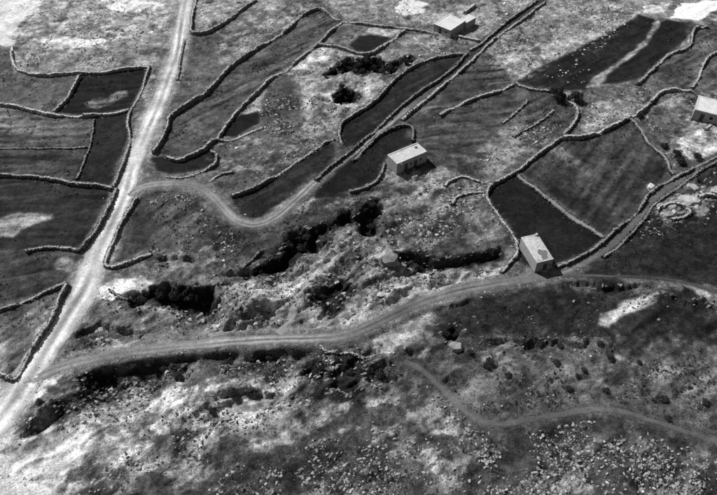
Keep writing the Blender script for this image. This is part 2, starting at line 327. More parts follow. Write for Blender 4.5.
# ------------------------------------------------------------------ height and ground colour on the grid
low = fbm(XX, YY, 60, 2, 3)*0.35
rough = np.full(XX.shape, 0.22)
for a, pts in ROUGH:
    s_, m = pmask(pts, 2.5, 1.5); rough[s_] = rough[s_]*(1-m)+a*m
tone = 82+fbm(XX, YY, 26, 4, 2)*16
FID = np.zeros(XX.shape, np.int16)
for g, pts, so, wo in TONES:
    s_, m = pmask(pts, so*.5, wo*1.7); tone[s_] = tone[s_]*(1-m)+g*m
fieldm = np.zeros(XX.shape); furrow = np.zeros(XX.shape)
for i, (g, pts, so, fa, lab) in enumerate(FIELDS):
    s_, m = pmask(pts, so, .35, .7); tone[s_] = tone[s_]*(1-m)+g*m; rough[s_] = rough[s_]*(1-m)+.05*m
    fieldm[s_] = np.maximum(fieldm[s_], m); FID[s_] = np.where(m > .5, i+1, FID[s_])
    if fa is not None:
        X, Y = XX[s_], YY[s_]
        al = X*math.cos(fa)+Y*math.sin(fa); ac = -X*math.sin(fa)+Y*math.cos(fa)+WOB[s_]*.3
        furrow[s_] += m*fbm(al/9, ac/1.1, 1.0, 3, i % 5)*1.1
for g, pts, so, wo in INNER:
    s_, m = pmask(pts, so, wo); tone[s_] = tone[s_]*(1-m)+g*m
road = np.zeros(XX.shape)
for pts, hw, g, verge in ((MAIN, 2.3, 165, 1.6), (TRACK, 1.5, 112, 1.0), (LANE[:14], 1.3, 118, 1.2), (LANE[13:], 1.0, 52, .6), (LANE_R, 1.1, 66, .8), (THIN, .2, 60, .5), (PATH, .6, 84, 1.0)):
    s_, m = lmask(pts, hw+.9, .8, .2); road[s_] = np.maximum(road[s_], m)
    s_, m = lmask(pts, hw+verge*.5, verge*.7, .8); tone[s_] = tone[s_]*(1-m*.75)+g*m*.75
pit = np.zeros(XX.shape)
for dep, pts, rim in PITS:
    W = P(pts); s_ = box(W, 4); X, Y = XX[s_], YY[s_]
    d, ins = seg_dist(W, X, Y, True); sd = np.where(ins, d, -d)+WOB[s_]*1.7+fbm(X, Y, 1.4, 3, 2)*.5
    q = dep*.85*sstep(-.2, rim*1.25, sd)*(1+fbm(X, Y, 3.5, 3, 6)*.22); q = q*.5+np.floor(q*1.7+fbm(X, Y, 2.5, 2, 1)*.3)/1.7*.5
    pit[s_] = np.maximum(pit[s_], np.maximum(q, 0))
mound = np.zeros(XX.shape)
for h, pts, rim in MOUNDS:
    W = P(pts); s_ = box(W, 3); d, ins = seg_dist(W, XX[s_], YY[s_], True)
    mound[s_] += h*sstep(-.5, rim, np.where(ins, d, -d)+WOB[s_]*1.2)
drop = np.zeros(XX.shape)
for h, L, pts in SCARPS:
    W, s = smooth_line(P(pts), 1.0); s_ = box(W, L*3+2); X, Y = XX[s_], YY[s_]
    best = np.full(X.shape, 1e9); side = np.zeros(X.shape); along = np.zeros(X.shape)
    for i in range(len(W)-1):
        a, b = W[i], W[i+1]; d = b-a; l = np.hypot(*d)+1e-9
        t = np.clip(((X-a[0])*d[0]+(Y-a[1])*d[1])/l/l, 0, 1)
        D = np.hypot(X-a[0]-t*d[0], Y-a[1]-t*d[1]); cr = ((X-a[0])*d[1]-(Y-a[1])*d[0])/l
        c = D < best; best = np.where(c, D, best); side = np.where(c, cr, side); along = np.where(c, s[i]+t*l, along)
    sg = np.sign(side)*best+WOB[s_]*1.1
    end = sstep(0, 3, along)*sstep(0, 3, s[-1]-along)
    drop[s_] += h*end*sstep(-.1, .7, sg)*np.exp(-np.maximum(sg, 0)/L)
free = 1-road
th = 0.62                                                            # bedding runs up to the right
XR = XX*math.cos(th)+YY*math.sin(th); YR = -XX*math.sin(th)+YY*math.cos(th)
rel = (ridged(XR*.45, YR, 7.0, 2)-.45)*1.1+fbm(XX, YY, 4.5, 4, 4)*.5
smo = (ridged(XR*.20, YR+fbm(XX, YY, 9, 2, 2)*1.2, 3.6, 2, 4)-.45)*.75+fbm(XX, YY, 13, 4, 4, .5)*.75
rm = sstep(.5, 1.0, rough); rel = rel*(1-rm)+smo*rm
terr = np.floor(rel*2.6+fbm(XX, YY, 2.2, 3, 5)*.25)/2.6                                         # bedded rock breaks in steps
rel = np.where(rough > .6, rel*.8+terr*.2, rel)
HH = low+mound*free*(1-np.clip(pit, 0, 1))+rough*rel*free-pit*free-drop*np.clip(free*1.5, 0, 1)+furrow*.05+fbm(XX, YY, 1.5, 3, 6)*(.07+.05*np.clip(rough, 0, 1))*(1-.7*road)
fine = fbm(XX, YY, 1.5, 3, 5, .75); mid = np.where(fieldm > .5, fbm(XX, YY, 7, 4, 7), fbm(XR*.42, YR, 4.5, 5, 7, .62))
openl = (1-fieldm)
calm = 1-.75*sstep(165, 235, tone)
tone = np.where(tone > 200, tone, tone*(1+.14*openl*(1-road)))
for lim, g, pts in OUTCROP:                                          # bare rock breaking through thin turf
    s_, m = pmask(pts, 2.0, 1.5); r_ = fbm(XR[s_]*.5, YR[s_], 3.2, 5, 3, .7); k = m*sstep(lim, lim+.22, r_)
    tone[s_] = tone[s_]*(1-k)+g*k
dark = openl*free*sstep(.2, .65, fbm(XX, YY, 3.4, 4, 0, .6))
patch = fbm(XX, YY, 3.0, 4, 1, .8)+.5*fbm(XX, YY, .9, 2, 2, .8)
tone = tone*(1+calm*(mid*(.14+.04*openl+.20*openl*sstep(.3, 1.0, rough))+fine*(.16+.18*openl*(1-road))+patch*.26*fieldm))+furrow*tone*.34
tone = tone-dark*tone*.34*calm                                       # patches of dark scrub and turf
GRIT = np.clip((.70+.30*openl)*(.25+.75*calm), 0, 1)
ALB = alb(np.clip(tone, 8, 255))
def H(x, y):
    x = np.asarray(x, float); y = np.asarray(y, float)
    i = np.clip(np.searchsorted(GX, x)-1, 0, NX-2); j = np.clip(np.searchsorted(GY, y)-1, 0, NY-2)
    fx = (x-GX[i])/(GX[i+1]-GX[i]); fy = (y-GY[j])/(GY[j+1]-GY[j])
    return (HH[j, i]*(1-fx)+HH[j, i+1]*fx)*(1-fy)+(HH[j+1, i]*(1-fx)+HH[j+1, i+1]*fx)*fy
def TONE(x, y):
    i = np.clip(np.searchsorted(GX, x), 0, NX-1); j = np.clip(np.searchsorted(GY, y), 0, NY-1); return ALB[j, i]
def grid(A, x, y):
    i = np.clip(np.searchsorted(GX, x), 0, NX-1); j = np.clip(np.searchsorted(GY, y), 0, NY-1); return A[j, i]
def at(px, py, dz=0.0):
    z = 0.0
    for k in range(10):
        p = plane(px, py, z+dz); z = .5*z+.5*float(H(p[0], p[1]))
    return np.array([p[0], p[1], float(H(p[0], p[1]))])

# ------------------------------------------------------------------ materials
def material(name, scale=(3.0, 14.0), amt=.5, bump=.4, base=None, rough_=.95, dist=.05, grit=False):
    m = bpy.data.materials.new(name); m.use_nodes = True; n = m.node_tree.nodes; l = m.node_tree.links
    b = n['Principled BSDF']; b.inputs['Roughness'].default_value = rough_
    b.inputs['Specular IOR Level'].default_value = .12
    tc = n.new('ShaderNodeTexCoord'); geo = n.new('ShaderNodeNewGeometry')
    if base is None:
        a = n.new('ShaderNodeAttribute'); a.attribute_name = 'tone'; src = a.outputs['Fac']
    else:
        v = n.new('ShaderNodeValue'); v.outputs[0].default_value = float(base); src = v.outputs[0]
    n1 = n.new('ShaderNodeTexNoise'); n1.inputs['Scale'].default_value = scale[0]; n1.inputs['Detail'].default_value = 6; n1.inputs['Roughness'].default_value = .7
    n2 = n.new('ShaderNodeTexNoise'); n2.inputs['Scale'].default_value = scale[1]; n2.inputs['Detail'].default_value = 3
    for q in (n1, n2): l.new(geo.outputs['Position'], q.inputs['Vector'])
    ad = n.new('ShaderNodeMath'); ad.operation = 'ADD'; l.new(n1.outputs[0], ad.inputs[0]); l.new(n2.outputs[0], ad.inputs[1])
    mr = n.new('ShaderNodeMapRange'); mr.inputs['From Min'].default_value = .65; mr.inputs['From Max'].default_value = 1.35
    mr.inputs['To Min'].default_value = 1-amt; mr.inputs['To Max'].default_value = 1+amt; l.new(ad.outputs[0], mr.inputs['Value'])
    fac = mr.outputs[0]
    if grit:                                                        # 1 + grit*(f-1)
        ga = n.new('ShaderNodeAttribute'); ga.attribute_name = 'grit'
        sb = n.new('ShaderNodeMath'); sb.operation = 'SUBTRACT'; l.new(fac, sb.inputs[0]); sb.inputs[1].default_value = 1
        ma = n.new('ShaderNodeMath'); ma.operation = 'MULTIPLY_ADD'; l.new(sb.outputs[0], ma.inputs[0]); l.new(ga.outputs['Fac'], ma.inputs[1]); ma.inputs[2].default_value = 1
        fac = ma.outputs[0]
    mu = n.new('ShaderNodeMath'); mu.operation = 'MULTIPLY'; l.new(src, mu.inputs[0]); l.new(fac, mu.inputs[1])
    l.new(mu.outputs[0], b.inputs['Base Color'])
    bp = n.new('ShaderNodeBump'); bp.inputs['Strength'].default_value = bump; bp.inputs['Distance'].default_value = dist
    l.new(ad.outputs[0], bp.inputs['Height']); l.new(bp.outputs[0], b.inputs['Normal'])
    return m
M_GROUND = material('ground', (1.3, 4.0), .95, .8, dist=.16, grit=True)
M_ROAD = material('road', (1.4, 5.0), .42, .5, dist=.08)
M_STONE = material('stone', (4.0, 12.0), .35, .5)
M_LEAF = material('foliage', (2.0, 9.0), .5, .2)
M_BARK = material('bark', (5.0, 20.0), .4, .5, base=.05)
M_WALL = material('house_stone', (1.8, 6.0), .5, .8, base=.31)
M_ROOF = material('lime_roof', (.6, 4.0), .34, .3, base=.52)
M_ROOF2 = material('stained_roof', (.45, 3.0), .5, .3, base=.46)
M_WHITE = material('whitewash', (.7, 5.0), .28, .3, base=.62)
M_DARK = material('dark_opening', (3.0, 9.0), .3, .2, base=.02)
M_WOOD = material('old_wood', (4.0, 20.0), .4, .3, base=.09)
M_STAIN = material('damp_stain', (1.5, 6.0), .3, .2, base=.16)

# ------------------------------------------------------------------ mesh helpers
def mesh_np(name, V, loops, tot, tone_=None, smooth=False, mat=None, grit=None):
    me = bpy.data.meshes.new(name); V = np.asarray(V, np.float32); loops = np.asarray(loops, np.int32).ravel()
    me.vertices.add(len(V)); me.vertices.foreach_set('co', V.ravel())
    nf = len(loops)//tot; me.loops.add(len(loops)); me.loops.foreach_set('vertex_index', loops)
    me.polygons.add(nf); me.polygons.foreach_set('loop_start', np.arange(nf, dtype=np.int32)*tot)
    me.polygons.foreach_set('use_smooth', np.full(nf, smooth))
    if tone_ is not None:
        a = me.attributes.new('tone', 'FLOAT', 'POINT'); a.data.foreach_set('value', np.asarray(tone_, np.float32))
    if grit is not None:
        a = me.attributes.new('grit', 'FLOAT', 'POINT'); a.data.foreach_set('value', np.asarray(grit, np.float32))
    me.update(calc_edges=True); me.validate()
    if mat: me.materials.append(mat)
    return me
def link(name, me, parent=None, **kw):
    o = bpy.data.objects.new(name, me); COL.objects.link(o); o.parent = parent
    for k, v in kw.items(): o[k] = v
    return o
def empty(name, loc, rz=0.0, **kw):
    o = bpy.data.objects.new(name, None); COL.objects.link(o); o.location = loc; o.rotation_euler = (0, 0, rz)
    o.empty_display_size = .5
    for k, v in kw.items(): o[k] = v
    return o

# ------------------------------------------------------------------ the ground and its fields
idx = np.arange(NX*NY).reshape(NY, NX)
Q = np.stack([idx[:-1, :-1], idx[:-1, 1:], idx[1:, 1:], idx[1:, :-1]], -1).reshape(-1, 4)
ffid = FID[:-1, :-1].ravel(); VERT = np.stack([XX, YY, HH], -1).reshape(-1, 3); AT = ALB.ravel()
for i in range(len(FIELDS)+1):
    q = Q[ffid == i]
    if not len(q): continue
    u, inv = np.unique(q, return_inverse=True)
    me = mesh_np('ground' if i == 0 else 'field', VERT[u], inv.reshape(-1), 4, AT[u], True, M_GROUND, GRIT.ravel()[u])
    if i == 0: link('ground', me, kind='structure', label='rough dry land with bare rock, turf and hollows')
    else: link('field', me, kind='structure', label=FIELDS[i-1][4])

# ------------------------------------------------------------------ roads and tracks
def strip(name, pts, hw, g, label, ruts=True, edge=.35, g2=None, fade=.55, widen=0.0):
    W, s = smooth_line(P(pts), .45); n = len(W)
    T = np.gradient(W, axis=0); T /= np.linalg.norm(T, axis=1)[:, None]; N = np.stack([-T[:, 1], T[:, 0]], 1)
    K = 19; c = np.linspace(-1, 1, K)
    wl = hw*(1+fbm(s, s*0+3.3, 9, 3, 1)*.09)+fbm(s, s*0+1.7, 1.6, 2, 2)*edge*.5
    wr = hw*(1+fbm(s, s*0+8.3, 9, 3, 3)*.09)+fbm(s, s*0+5.7, 1.6, 2, 4)*edge*.5
    k_ = sstep(.5, .8, s/s[-1]); wl = wl*(1+widen*k_); wr = wr*(1+widen*k_)
    off = np.where(c[None, :] < 0, c[None, :]*wl[:, None], c[None, :]*wr[:, None])
    X = W[:, 0:1]+N[:, 0:1]*off; Y = W[:, 1:2]+N[:, 1:2]*off
    # ground mesh is faceted: stay above it everywhere
    Z = H(X, Y)+.05-.035*np.abs(c[None, :])**6
    gg = np.full(X.shape, float(g))
    if g2 is not None: gg = g+(g2-g)*sstep(.45, .62, s/s[-1])[:, None]*np.ones(K)
    gg = gg*(1+.22*widen*k_)[:, None]
    if ruts:
        k_ = np.clip(.55+fbm(s, s*0+2, 12, 3, 5)*.9, 0, 1.3)[:, None]; sh = fbm(s, s*0+4, 15, 2, 3)[:, None]*.14; c2 = c[None, :]+sh
        gg = gg*(1+k_*(.20*np.exp(-((np.abs(c2)-.42)/.14)**2)-.26*np.exp(-(c2/.2)**2)))
    gg = gg*(1-.16*np.abs(c[None, :])**4)
    gg = gg*(1+fbm(X, Y, 5, 5, 2, .7)*.22+fbm(s, s*0, 20, 2, 6)[:, None]*.08)
    f = np.clip(fade*np.clip(np.abs(c[None, :])**3+fbm(X, Y, 1.8, 3, 4)*.35, 0, 1), 0, 1) if fade < 1 else np.full(X.shape, .80)
    AA = alb(np.clip(gg, 8, 250))*(1-f)+TONE(X, Y)*f
    ii = np.arange(n*K).reshape(n, K)
    q = np.stack([ii[:-1, :-1], ii[:-1, 1:], ii[1:, 1:], ii[1:, :-1]], -1).reshape(-1, 4)[:, ::-1]
    me = mesh_np(name, np.stack([X, Y, Z], -1).reshape(-1, 3), q, 4, AA.ravel(), True, M_ROAD)
    return link(name, me, kind='structure', label=label)
strip('road', MAIN, 1.95, 194, 'pale unpaved main road running up the left side', widen=.45)
strip('track', TRACK, 1.05, 136, 'winding grey cart track across the middle', g2=104)
strip('footpath', THIN, .30, 78, 'thin pale path leaving the hut towards the right edge', ruts=False)
strip('footpath', [(279,334),(287,322),(293,310),(299,297),(304,284),(312,274)], .8, 150, 'short pale spur path rising from the cart track over the outcrop', ruts=False)
strip('lane', LANE, 1.0, 128, 'narrow side lane curving off the main road and up between walls', g2=58)
strip('lane', LANE_R, 1.0, 92, 'grey sunken lane climbing to the right edge', ruts=False)
strip('footpath', PATH, .48, 132, 'faint pale footpath across the foreground slope', ruts=False, fade=1)

# ------------------------------------------------------------------ stones: joined geometry
def ico(sub=0):
    t = (1+5**.5)/2
    v = [(-1,t,0),(1,t,0),(-1,-t,0),(1,-t,0),(0,-1,t),(0,1,t),(0,-1,-t),(0,1,-t),(t,0,-1),(t,0,1),(-t,0,-1),(-t,0,1)]
    f = [(0,11,5),(0,5,1),(0,1,7),(0,7,10),(0,10,11),(1,5,9),(5,11,4),(11,10,2),(10,7,6),(7,1,8),(3,9,4),(3,4,2),(3,2,6),(3,6,8),(3,8,9),(4,9,5),(2,4,11),(6,2,10),(8,6,7),(9,8,1)]
    v = [np.array(p)/np.linalg.norm(p) for p in v]
    for _ in range(sub):
        c = {}; nf = []
        def mid_(a, b):
            k = (min(a, b), max(a, b))
            if k not in c: p = v[a]+v[b]; v.append(p/np.linalg.norm(p)); c[k] = len(v)-1
            return c[k]
        for a, b, d in f:
            x, y, z = mid_(a, b), mid_(b, d), mid_(d, a); nf += [(a,x,z),(b,y,x),(d,z,y),(x,y,z)]
        f = nf
    return np.array(v), np.array(f)
IV, IF = ico(0)
def rock_shape(sub, k):
    v, f = ico(sub); r = np.random.default_rng(100+k)
    for _ in range(7):                                               # cut flat facets, as broken limestone has
        nrm = r.normal(size=3); nrm /= np.linalg.norm(nrm); d = r.uniform(.5, .85)
        h = v@nrm; v = v-np.maximum(h-d, 0)[:, None]*nrm
    return v*(1+r.normal(size=(len(v), 1))*.05), f
SH0 = [rock_shape(0, k)[0] for k in range(10)]
def joined_rocks(name, loc, size, tone_, flat=.6, parent=None, mat=None, **kw):
    n = len(loc); r = RNG; a = r.random(n)*6.283; ca, sa = np.cos(a), np.sin(a)
    base = np.array(SH0)[r.integers(0, 10, n)]*(1+r.normal(size=(n, 12, 1))*.12)
    sx = size*r.uniform(.75, 1.3, n); sy = size*r.uniform(.6, 1.0, n); sz = size*r.uniform(.5, 1.0, n)*flat
    x = base[:, :, 0]*sx[:, None]; y = base[:, :, 1]*sy[:, None]; z = base[:, :, 2]*sz[:, None]
    tx, ty = r.normal(size=(2, n, 1))*.25
    z2 = z+x*tx+y*ty
    V = np.stack([x*ca[:, None]-y*sa[:, None]+loc[:, 0:1], x*sa[:, None]+y*ca[:, None]+loc[:, 1:2], z2+loc[:, 2:3]], -1).reshape(-1, 3)
    F = (IF[None]+(np.arange(n)*12)[:, None, None]).reshape(-1, 3)
    me = mesh_np(name, V, F, 3, np.repeat(tone_, 12), False, mat or M_STONE)
    return link(name, me, parent, **kw)
def scatter(pts, dens, clump=True):
    W = P(pts); (x0, y0), (x1, y1) = W.min(0), W.max(0); n = int((x1-x0)*(y1-y0)*dens*3)
    x = RNG.uniform(x0, x1, n); y = RNG.uniform(y0, y1, n)
    _, ins = seg_dist(W, x, y, True)
    c = fbm(x, y, 5, 4, 3, .6)*.5+.5
    keep = ins & (RNG.random(n) < (np.clip((c-.42)*2.6, 0, 1) if clump else .34)) & (grid(road, x, y) < .4)
    return x[keep], y[keep]
RUBBLE = [  # label, [(outline, density, smallest, largest, grey)]
 ('pale loose stones strewn around the flat roofed house', [([(383,180),(400,172),(436,166),(486,180),(486,205),(512,240),(440,252),(386,244)], 1.5, .16, .55, 150)]),
 ('loose stones beside the walls above the side lane', [([(214,142),(262,126),(324,140),(250,186),(212,178),(218,160)], 1.1, .15, .5, 140), ([(238,120),(266,88),(270,126),(250,118)], 1.2, .15, .4, 170)]),
 ('stone litter between the side lane and the black pit', [([(150,188),(200,192),(232,224),(236,262),(214,284),(150,284),(148,250),(204,230),(200,210),(150,206)], 1.1, .16, .5, 145)]),
 ('broken rock over the pale outcrop above the cart track', [([(206,322),(226,284),(286,274),(330,240),(356,228),(390,246),(430,262),(500,268),(470,284),(396,306),(350,326),(260,333),(205,335)], .55, .12, .75, 145)]),
 ('stones scattered along the slope at the top right', [([(478,58),(545,8),(650,6),(600,50),(560,78),(516,80)], 1.0, .15, .5, 165), ([(566,92),(650,84),(640,112),(584,132)], .9, .15, .5, 150), ([(636,118),(664,94),(720,92),(717,150),(676,168)], .9, .16, .55, 140), ([(520,82),(560,64),(600,62),(590,84)], .25, .2, .5, 160)]),
 ('stones scattered in the upper middle ground', [([(194,4),(255,-5),(240,12),(206,28)], 1.2, .18, .6, 185), ([(226,62),(262,-2),(318,4),(286,28)], .7, .15, .5, 160), ([(330,4),(430,0),(436,26),(345,18)], .8, .15, .5, 165), ([(402,32),(474,40),(460,54),(404,68),(388,60)], 1.1, .16, .55, 165), ([(268,80),(318,48),(400,64),(340,120),(300,150),(266,140)], .5, .15, .5, 150), ([(476,5),(545,0),(500,35),(480,44)], .9, .2, .6, 190)]),
 ('stones strewn over the rough grey field by the hooked wall', [([(484,142),(510,128),(560,124),(548,140),(494,178),(478,168)], 1.3, .15, .5, 150), ([(420,120),(514,88),(575,108),(556,134),(500,170),(430,150)], .25, .13, .35, 140)]),
 ('loose rock below the main road bend', [([(58,302),(92,298),(206,318),(200,336),(60,354)], 1.2, .15, .55, 150), ([(20,48),(148,46),(146,62),(40,70),(20,64)], .6, .15, .45, 165)]),
 ('small stones over the lower right slope', [([(560,414),(614,410),(690,434),(780,470),(780,540),(480,540),(505,440)], 4.2, .08, .36, 145), ([(440,350),(560,342),(717,350),(717,420),(614,406),(480,420)], .9, .07, .28, 125), ([(440,300),(717,290),(717,340),(450,344)], .22, .12, .4, 110), ([(640,210),(717,168),(730,230),(640,240)], .7, .15, .5, 130)]),
 ('small stones over the lower middle slope', [([(236,520),(240,452),(300,430),(340,408),(400,384),(450,400),(500,436),(560,500),(560,530)], 3.4, .08, .34, 140), ([(60,520),(104,455),(210,424),(240,455),(236,520)], 3.2, .07, .36, 150), ([(-20,440),(40,420),(110,410),(130,440),(80,490),(60,530),(-20,530)], .9, .07, .3, 200), ([(240,430),(330,402),(340,410),(300,432),(260,460)], 2.0, .07, .3, 150), ([(20,430),(80,372),(300,346),(440,350),(400,384),(240,420),(100,440)], .7, .12, .5, 140)]),
]
RUBBLE.append(('pale broken stones around the slabs below the sunken lane', [([(650,206),(676,194),(706,190),(712,200),(690,212),(664,222)], 3.0, .14, .6, 165)]))
nst = 0
for lab, areas in RUBBLE:
    xs_, ys_, ss, tt = [], [], [], []
    for pts, dens, a, b, g in areas:
        x, y = scatter(pts, dens); k = len(x); s = a*.7+(b*1.15-a*.7)*RNG.random(k)**3.6
        xs_.append(x); ys_.append(y); ss.append(s); tt.append(alb(np.clip(g+RNG.normal(size=k)*26, 40, 235)))
    x = np.concatenate(xs_); y = np.concatenate(ys_); s = np.concatenate(ss); t = np.concatenate(tt); nst += len(x)
    joined_rocks('loose_stones', np.stack([x, y, H(x, y)+s*.04], 1), s, t, kind='stuff', label=lab, category='stones')

# broken ledges of bedded rock: angular slabs half buried along the outcrops and pit rims
def joined_ledges(label, pts_xy, g, big=1.0):
    x, y = pts_xy; n = len(x); sz = (.25+.95*RNG.random(n)**2.5)*big
    half = np.stack([sz*RNG.uniform(.8, 1.5, n), sz*RNG.uniform(.4, .75, n), sz*RNG.uniform(.25, .5, n)], 1)
    ang = .62+RNG.normal(size=n)*.35; b = np.array(SH1)[RNG.integers(0, 10, n)]*(1+RNG.normal(size=(n, 42, 1))*.05)*half[:, None, :]*1.15
    tl = RNG.normal(size=(n, 2))*.16; b[..., 2] += b[..., 0]*tl[:, :1]+b[..., 1]*tl[:, 1:]
    ca, sa = np.cos(ang)[:, None], np.sin(ang)[:, None]; z = H(x, y)-half[:, 2]*.25
    V = np.stack([b[..., 0]*ca-b[..., 1]*sa+x[:, None], b[..., 0]*sa+b[..., 1]*ca+y[:, None], b[..., 2]+z[:, None]], -1).reshape(-1, 3)
    F = (IF1[None]+(np.arange(n)*42)[:, None, None]).reshape(-1, 3)
    t = np.repeat(alb(np.clip(g+RNG.normal(size=n)*20, 50, 220)), 42)
    link('rock_ledges', mesh_np('rock_ledges', V, F, 3, t, False, M_STONE), kind='stuff', label=label, category='rock')
def block_shape(k):
    v, f = ico(1); r = np.random.default_rng(300+k); v = np.sign(v)*np.abs(v)**.45          # squared-off block
    for _ in range(4):
        nr = r.normal(size=3); nr /= np.linalg.norm(nr); v = v-np.maximum(v@nr-r.uniform(.75, 1.0), 0)[:, None]*nr
    return v
IF1 = ico(1)[1]; SH1 = [block_shape(k) for k in range(10)]
def rim_points(n_per_m, spread):
    X, Y = [], []
    for dep, pts, rim in PITS:
        W, s = smooth_line(np.vstack([P(pts), P(pts[:1])]), .5); n = int(s[-1]*n_per_m); u = RNG.integers(0, len(W), n)
        X.append(W[u, 0]+RNG.normal(size=n)*spread); Y.append(W[u, 1]+RNG.normal(size=n)*spread)
    for h, L, pts in SCARPS:
        W, s = smooth_line(P(pts), .5); n = int(s[-1]*n_per_m*1.3); u = RNG.integers(0, len(W), n)
        X.append(W[u, 0]+RNG.normal(size=n)*spread); Y.append(W[u, 1]+RNG.normal(size=n)*spread)
    x, y = np.concatenate(X), np.concatenate(Y); k = grid(road, x, y) < .25; return x[k], y[k]
joined_ledges('broken rock ledges along the rims of the pits and scarps', rim_points(2.6, .55), 112, .34)
joined_ledges('fractured bedded slabs breaking out of the pale outcrop', scatter([(206,322),(226,284),(286,274),(330,240),(356,228),(390,246),(430,262),(500,268),(470,284),(396,306),(350,326),(260,333),(205,335)], .35), 128, .3)
joined_ledges('fractured slabs in the rough slopes of the foreground', tuple(np.concatenate(q) for q in zip(scatter([(20,430),(80,376),(300,350),(440,350),(400,384),(240,424),(100,440)], .5), scatter([(560,414),(614,412),(700,440),(780,480),(780,540),(500,540),(520,450)], .5), scatter([(240,520),(300,430),(400,390),(480,430),(520,520)], .4))), 138, .34)
def verge(pts, hw, per, g, label):
    W, s = smooth_line(P(pts), .5); T = np.gradient(W, axis=0); T /= np.linalg.norm(T, axis=1)[:, None]; n = int(s[-1]*per); u = RNG.integers(0, len(W), n)
    a = RNG.choice([-1, 1], n)*(hw*.85+RNG.gamma(1.6, .35, n)); x = W[u, 0]-T[u, 1]*a+RNG.normal(size=n)*.2; y = W[u, 1]+T[u, 0]*a+RNG.normal(size=n)*.2
    s_ = .05+.2*RNG.random(n)**3; joined_rocks('loose_stones', np.stack([x, y, H(x, y)+s_*.1], 1), s_, alb(np.clip(g+RNG.normal(size=n)*28, 60, 235)), kind='stuff', label=label, category='stones')
verge(MAIN, 2.1, 9, 185, 'small stones along the verges of the main road')
verge(TRACK, 1.05, 7, 150, 'small stones along the edges of the winding cart track')
verge(LANE[:14], 1.0, 6, 150, 'small stones along the edges of the curving side lane')
# ------------------------------------------------------------------ dry stone walls
BOXV = np.array([(x, y, z) for z in (-1, 1) for y in (-1, 1) for x in (-1, 1)], float)
BOXQ = np.array([(0,2,3,1),(4,5,7,6),(0,1,5,4),(2,6,7,3),(0,4,6,2),(1,3,7,5)])
def joined_blocks(name, loc, half, ang, tone_, parent, jit=.22, **kw):
    n = len(loc); b = BOXV[None]*half[:, None, :]*(1+RNG.normal(size=(n, 8, 3))*jit*.6)
    ca, sa = np.cos(ang)[:, None], np.sin(ang)[:, None]
    V = np.stack([b[..., 0]*ca-b[..., 1]*sa, b[..., 0]*sa+b[..., 1]*ca, b[..., 2]], -1)+loc[:, None, :]
    F = (BOXQ[None]+(np.arange(n)*8)[:, None, None]).reshape(-1, 4)
    me = mesh_np(name, V.reshape(-1, 3), F, 4, np.repeat(tone_, 8), False, M_STONE)
    return link(name, me, parent, **kw)
